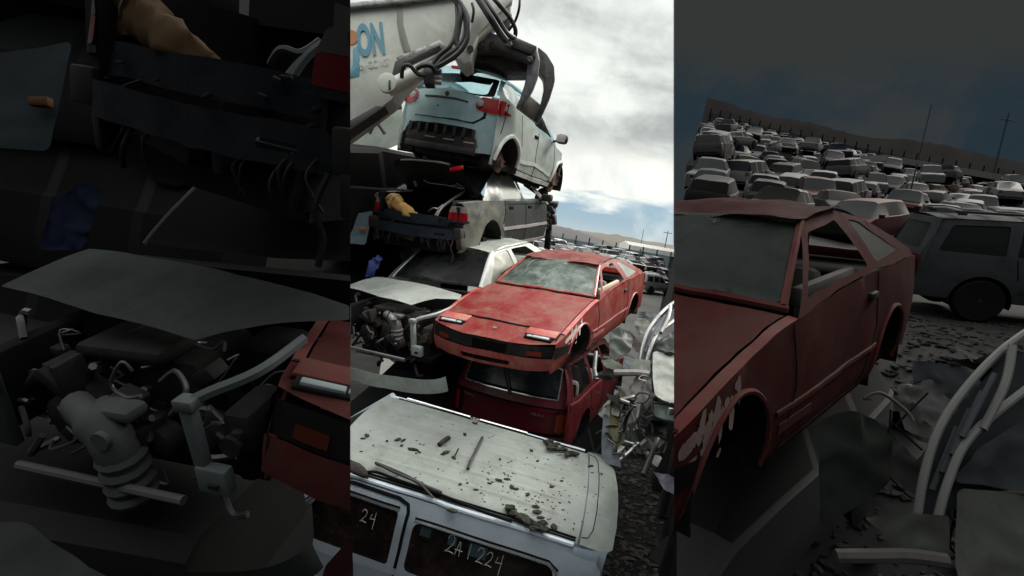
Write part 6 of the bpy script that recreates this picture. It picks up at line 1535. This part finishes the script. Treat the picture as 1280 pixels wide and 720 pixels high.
stick('thin_twig', 'thin twig stuck beside the rubber strip on the minivan roof', 'twig', [(567, 573, .01), (570, 567, .03), (573, 561, .04)], .008, M_moss)
stick('wiper_arm', 'long dark wiper arm lying along the near roof edge of the minivan', 'wiper', [(470, 579, .03), (490, 587, .03), (510, 596, .03), (528, 606, .03), (552, 616, .03)], .016, M_black)
stick('wiper_arm', 'short thin wiper arm crossing over the longer one on the minivan roof', 'wiper', [(469, 578, .06), (492, 590, .06), (520, 602, .05), (530, 610, .04), (541, 622, .02)], .011, M_black)
stick('roof_cable', 'black cable draped along the near gutter of the minivan roof', 'cable', [(438, 585, .03), (452, 590, .04), (470, 590, .03), (492, 598, .03), (515, 606, .03), (540, 614, .03), (560, 622, .02), (600, 638, .02), (640, 652, .02)], .013, M_gap)
def clod(name, label, pts, s, n):
    bm = B()
    for i in range(n):
        a = rg.choice(pts); chip(bm, on_roof(a[0] + rg.gauss(0, a[2]), a[1] + rg.gauss(0, a[2]*.6), rg.uniform(.0, .05)), rg.uniform(.4, 1)*s, rg.uniform(1, 2))
    o = link(name, bm, M_moss, None, False); o['kind'] = 'thing'; return tag(o, label, 'clod')
clod('moss_clod', 'ragged dark moss clod at the far roof edge of the minivan near the spoiler', [(690, 557, 3), (698, 560, 4), (706, 562, 4), (712, 566, 3), (684, 552, 1.5)], .035, 60)
clod('moss_clod', 'long dark moss clod on the near roof edge of the minivan', [(648, 645, 2), (656, 650, 3), (664, 653, 3), (672, 657, 3), (678, 661, 2), (638, 634, 1.5), (641, 640, 1.5)], .033, 70)
bm = B(); o_ = [on_roof(436, 577, .05), on_roof(450, 582, .06), on_roof(458, 590, .05), on_roof(461, 600, .02), on_roof(452, 598, .01), on_roof(436, 591, .01)]
prism(bm, o_, UPV*.03, .01); tag(link('leather_scrap', bm, mat('dark_brown_vinyl', (.05, .04, .038), .5, bump=.4)), 'dark brown vinyl scrap lying on the near roof edge of the minivan', 'scrap')
# carrying wrecks
def below(c, off, kind, v, paint, lab, dim=.5, rot=0, key='wrecks that carry the stacks'):
    M = c.M @ Matrix.Translation(off) @ Matrix.Rotation(rot, 4, 'Z')
    o = put_wreck(M, _rg, _u, '', key, dim, kind, v, paint); o['label'] = lab
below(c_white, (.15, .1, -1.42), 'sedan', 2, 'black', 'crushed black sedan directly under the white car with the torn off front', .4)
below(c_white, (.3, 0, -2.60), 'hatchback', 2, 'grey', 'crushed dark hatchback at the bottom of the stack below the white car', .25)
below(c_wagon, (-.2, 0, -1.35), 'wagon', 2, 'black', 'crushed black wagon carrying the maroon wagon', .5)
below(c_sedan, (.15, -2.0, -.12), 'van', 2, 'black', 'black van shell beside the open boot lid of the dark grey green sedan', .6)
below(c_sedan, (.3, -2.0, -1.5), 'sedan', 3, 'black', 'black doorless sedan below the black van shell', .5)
for k, (kd, v, lab) in enumerate((('sedan', 2, 'lowest dark filler sedan'), ('van', 2, 'dark filler van shell above the lowest sedan'), ('wagon', 3, 'dark filler doorless wagon in the middle'), ('sedan', 1, 'dark filler hoodless sedan next to the top'), ('hatchback', 2, 'dark filler windowless hatchback on the top'))):  # dark wrecks added as backing so the left gaps stay dark
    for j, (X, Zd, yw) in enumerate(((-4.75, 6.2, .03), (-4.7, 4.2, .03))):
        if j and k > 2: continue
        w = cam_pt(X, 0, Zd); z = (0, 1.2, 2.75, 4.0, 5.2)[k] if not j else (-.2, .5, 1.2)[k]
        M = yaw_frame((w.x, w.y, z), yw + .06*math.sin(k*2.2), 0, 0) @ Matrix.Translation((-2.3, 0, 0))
        o = put_wreck(M, _rg, _u, '', 'dark filler wrecks behind the darkened white car', .1, kd, v, 'black'); o['label'] = lab + (' of the stack behind the darkened white car' if not j else ' of the low pile behind the darkened white car')
bm = B()
for k in range(2600):
    r = rg.uniform(5, 13); a = R(rg.uniform(20, 47)); x, y = r*math.sin(a), r*math.cos(a); chip(bm, Vector((x, y, gz(x, y) + .005)), rg.choice([.008, .012, .02, .03, .05]), rg.uniform(1, 3))
tag(link('dimmed_rubble', bm, mat('dimmed_rubble', (.008, .008, .008), .95, spec=.05, dirt=((.04, .038, .036), .8, 3), vscale=1.5, var=.6), None, False), 'darkened rubble and crumbs strewn over the foot of the dark bank', 'rubble', kind='stuff')  # rubble copy darkened for the dim right side
# what the sectioned coupe stands on, cut by the same torch line
me = MESHES[('wagon', 2, True)].copy(); Mx = c_half.M @ Matrix.Translation((.2, .25, -1.42))
o = bpy.data.objects.new('wagon_wreck', me); COL.objects.link(o); o.matrix_world = Mx; o.color = (.008, .008, .009, 1)  # near black colour stands in for dim light
bm = B(); bm.from_mesh(me); co, no = side_cut(846, False); Mi_ = Mx.inverted()
bmesh.ops.bisect_plane(bm, geom=bm.verts[:] + bm.edges[:] + bm.faces[:], plane_co=Mi_ @ co, plane_no=Mi_.to_3x3() @ no, clear_outer=True); bm.to_mesh(me); bm.free()
tag(o, 'darkened cut wagon that the darkened sectioned coupe stands on', 'wrecked car', 'wrecks that carry the stacks')
for X, Zd, z, yw, kd, lab in ((-3.65, 3.1, .75, .04, 'van', 'dark filler van shell low beside the minivan'), (-5.7, 5.6, 5.7, .0, 'sedan', 'dark filler sedan wedged highest behind the darkened sedan tail')):  # more dark backing wrecks added to close the left gaps
    w = cam_pt(X, 0, Zd); o = put_wreck(yaw_frame((w.x, w.y, z), yw) @ Matrix.Translation((-2.3 if Zd != 6.9 else -3.6, 0, 0)), _rg, _u, '', 'dark filler wrecks behind the darkened white car', .1, kd, 2, 'black'); o['label'] = lab
# roof rack cars
PAL_V = dict(paint=mat('pale_silver_paint', (.42, .45, .45), .4, coat=.2, dirt=((.3, .3, .27), .4, 4)), glass=M_glassd, dark=M_dark, trim=mat('grey_trim', (.12, .13, .13), .6), bar=M_white, lamp=M_redlens)
PAL_DV = dict(paint=dk('dimmed_silver_paint', (.040, .044, .048), dirt=((.02, .02, .02), .5, 4)), glass=D_glassfar, dark=D_far, trim=dk('dimmed_trim', (.016, .017, .018)), bar=dk('dimmed_rack', (.07, .072, .07), .6), lamp=dk('dimmed_red_lens', (.06, .005, .007), .5))  # silver paint and trim darkened for the dim right side
def put_suv(px, py, d, yaw, label, pal, S=(1, 1, 1)):
    w = P(px, py, d); z = gz(w.x, w.y); ax = Vector((math.cos(yaw), math.sin(yaw)))
    pt = math.atan2(gz(w.x - ax.x*2.5, w.y - ax.y*2.5) - z, 2.5); ay = Vector((-ax.y, ax.x)); rl = math.atan2(z - gz(w.x - ay.x*1.2, w.y - ay.y*1.2), 1.2)
    M = yaw_frame((w.x, w.y, z + .02), yaw, pt, rl) @ Matrix.Translation((-4.2*S[0], -.8*S[1], 0)); suv(M, S, label, pal, 'cars with a roof rack')
put_suv(808, 366, 50, PI + .75, 'silver offroad car with roof rack parked on the flat yard', PAL_V)
put_suv(1172, 394, 9.6, PI - .28, 'darkened silver offroad car with roof rack parked low on the dark bank', PAL_DV, (1.05, 1, 1))
# rubble between the minivan and the bank
bm = B()
for k in range(3200):
    y = rg.uniform(4.2, 11); x = y*math.tan(R(rg.uniform(9, 22))); p = Vector((x, y, gz(x, y))); s = rg.choice([.008, .012, .012, .018, .025, .045]); chip(bm, p + Vector((0, 0, s*.2)), s, rg.uniform(1, 2.2))
tag(link('rubble', bm, mat('dark_rubble', (.035, .032, .030), .95, spec=.1, dirt=((.11, .105, .10), .8, 3), vscale=1.5, var=.6), None, False), 'dark rubble and scrap crumbs strewn between the minivan and the bank', 'rubble', kind='stuff')
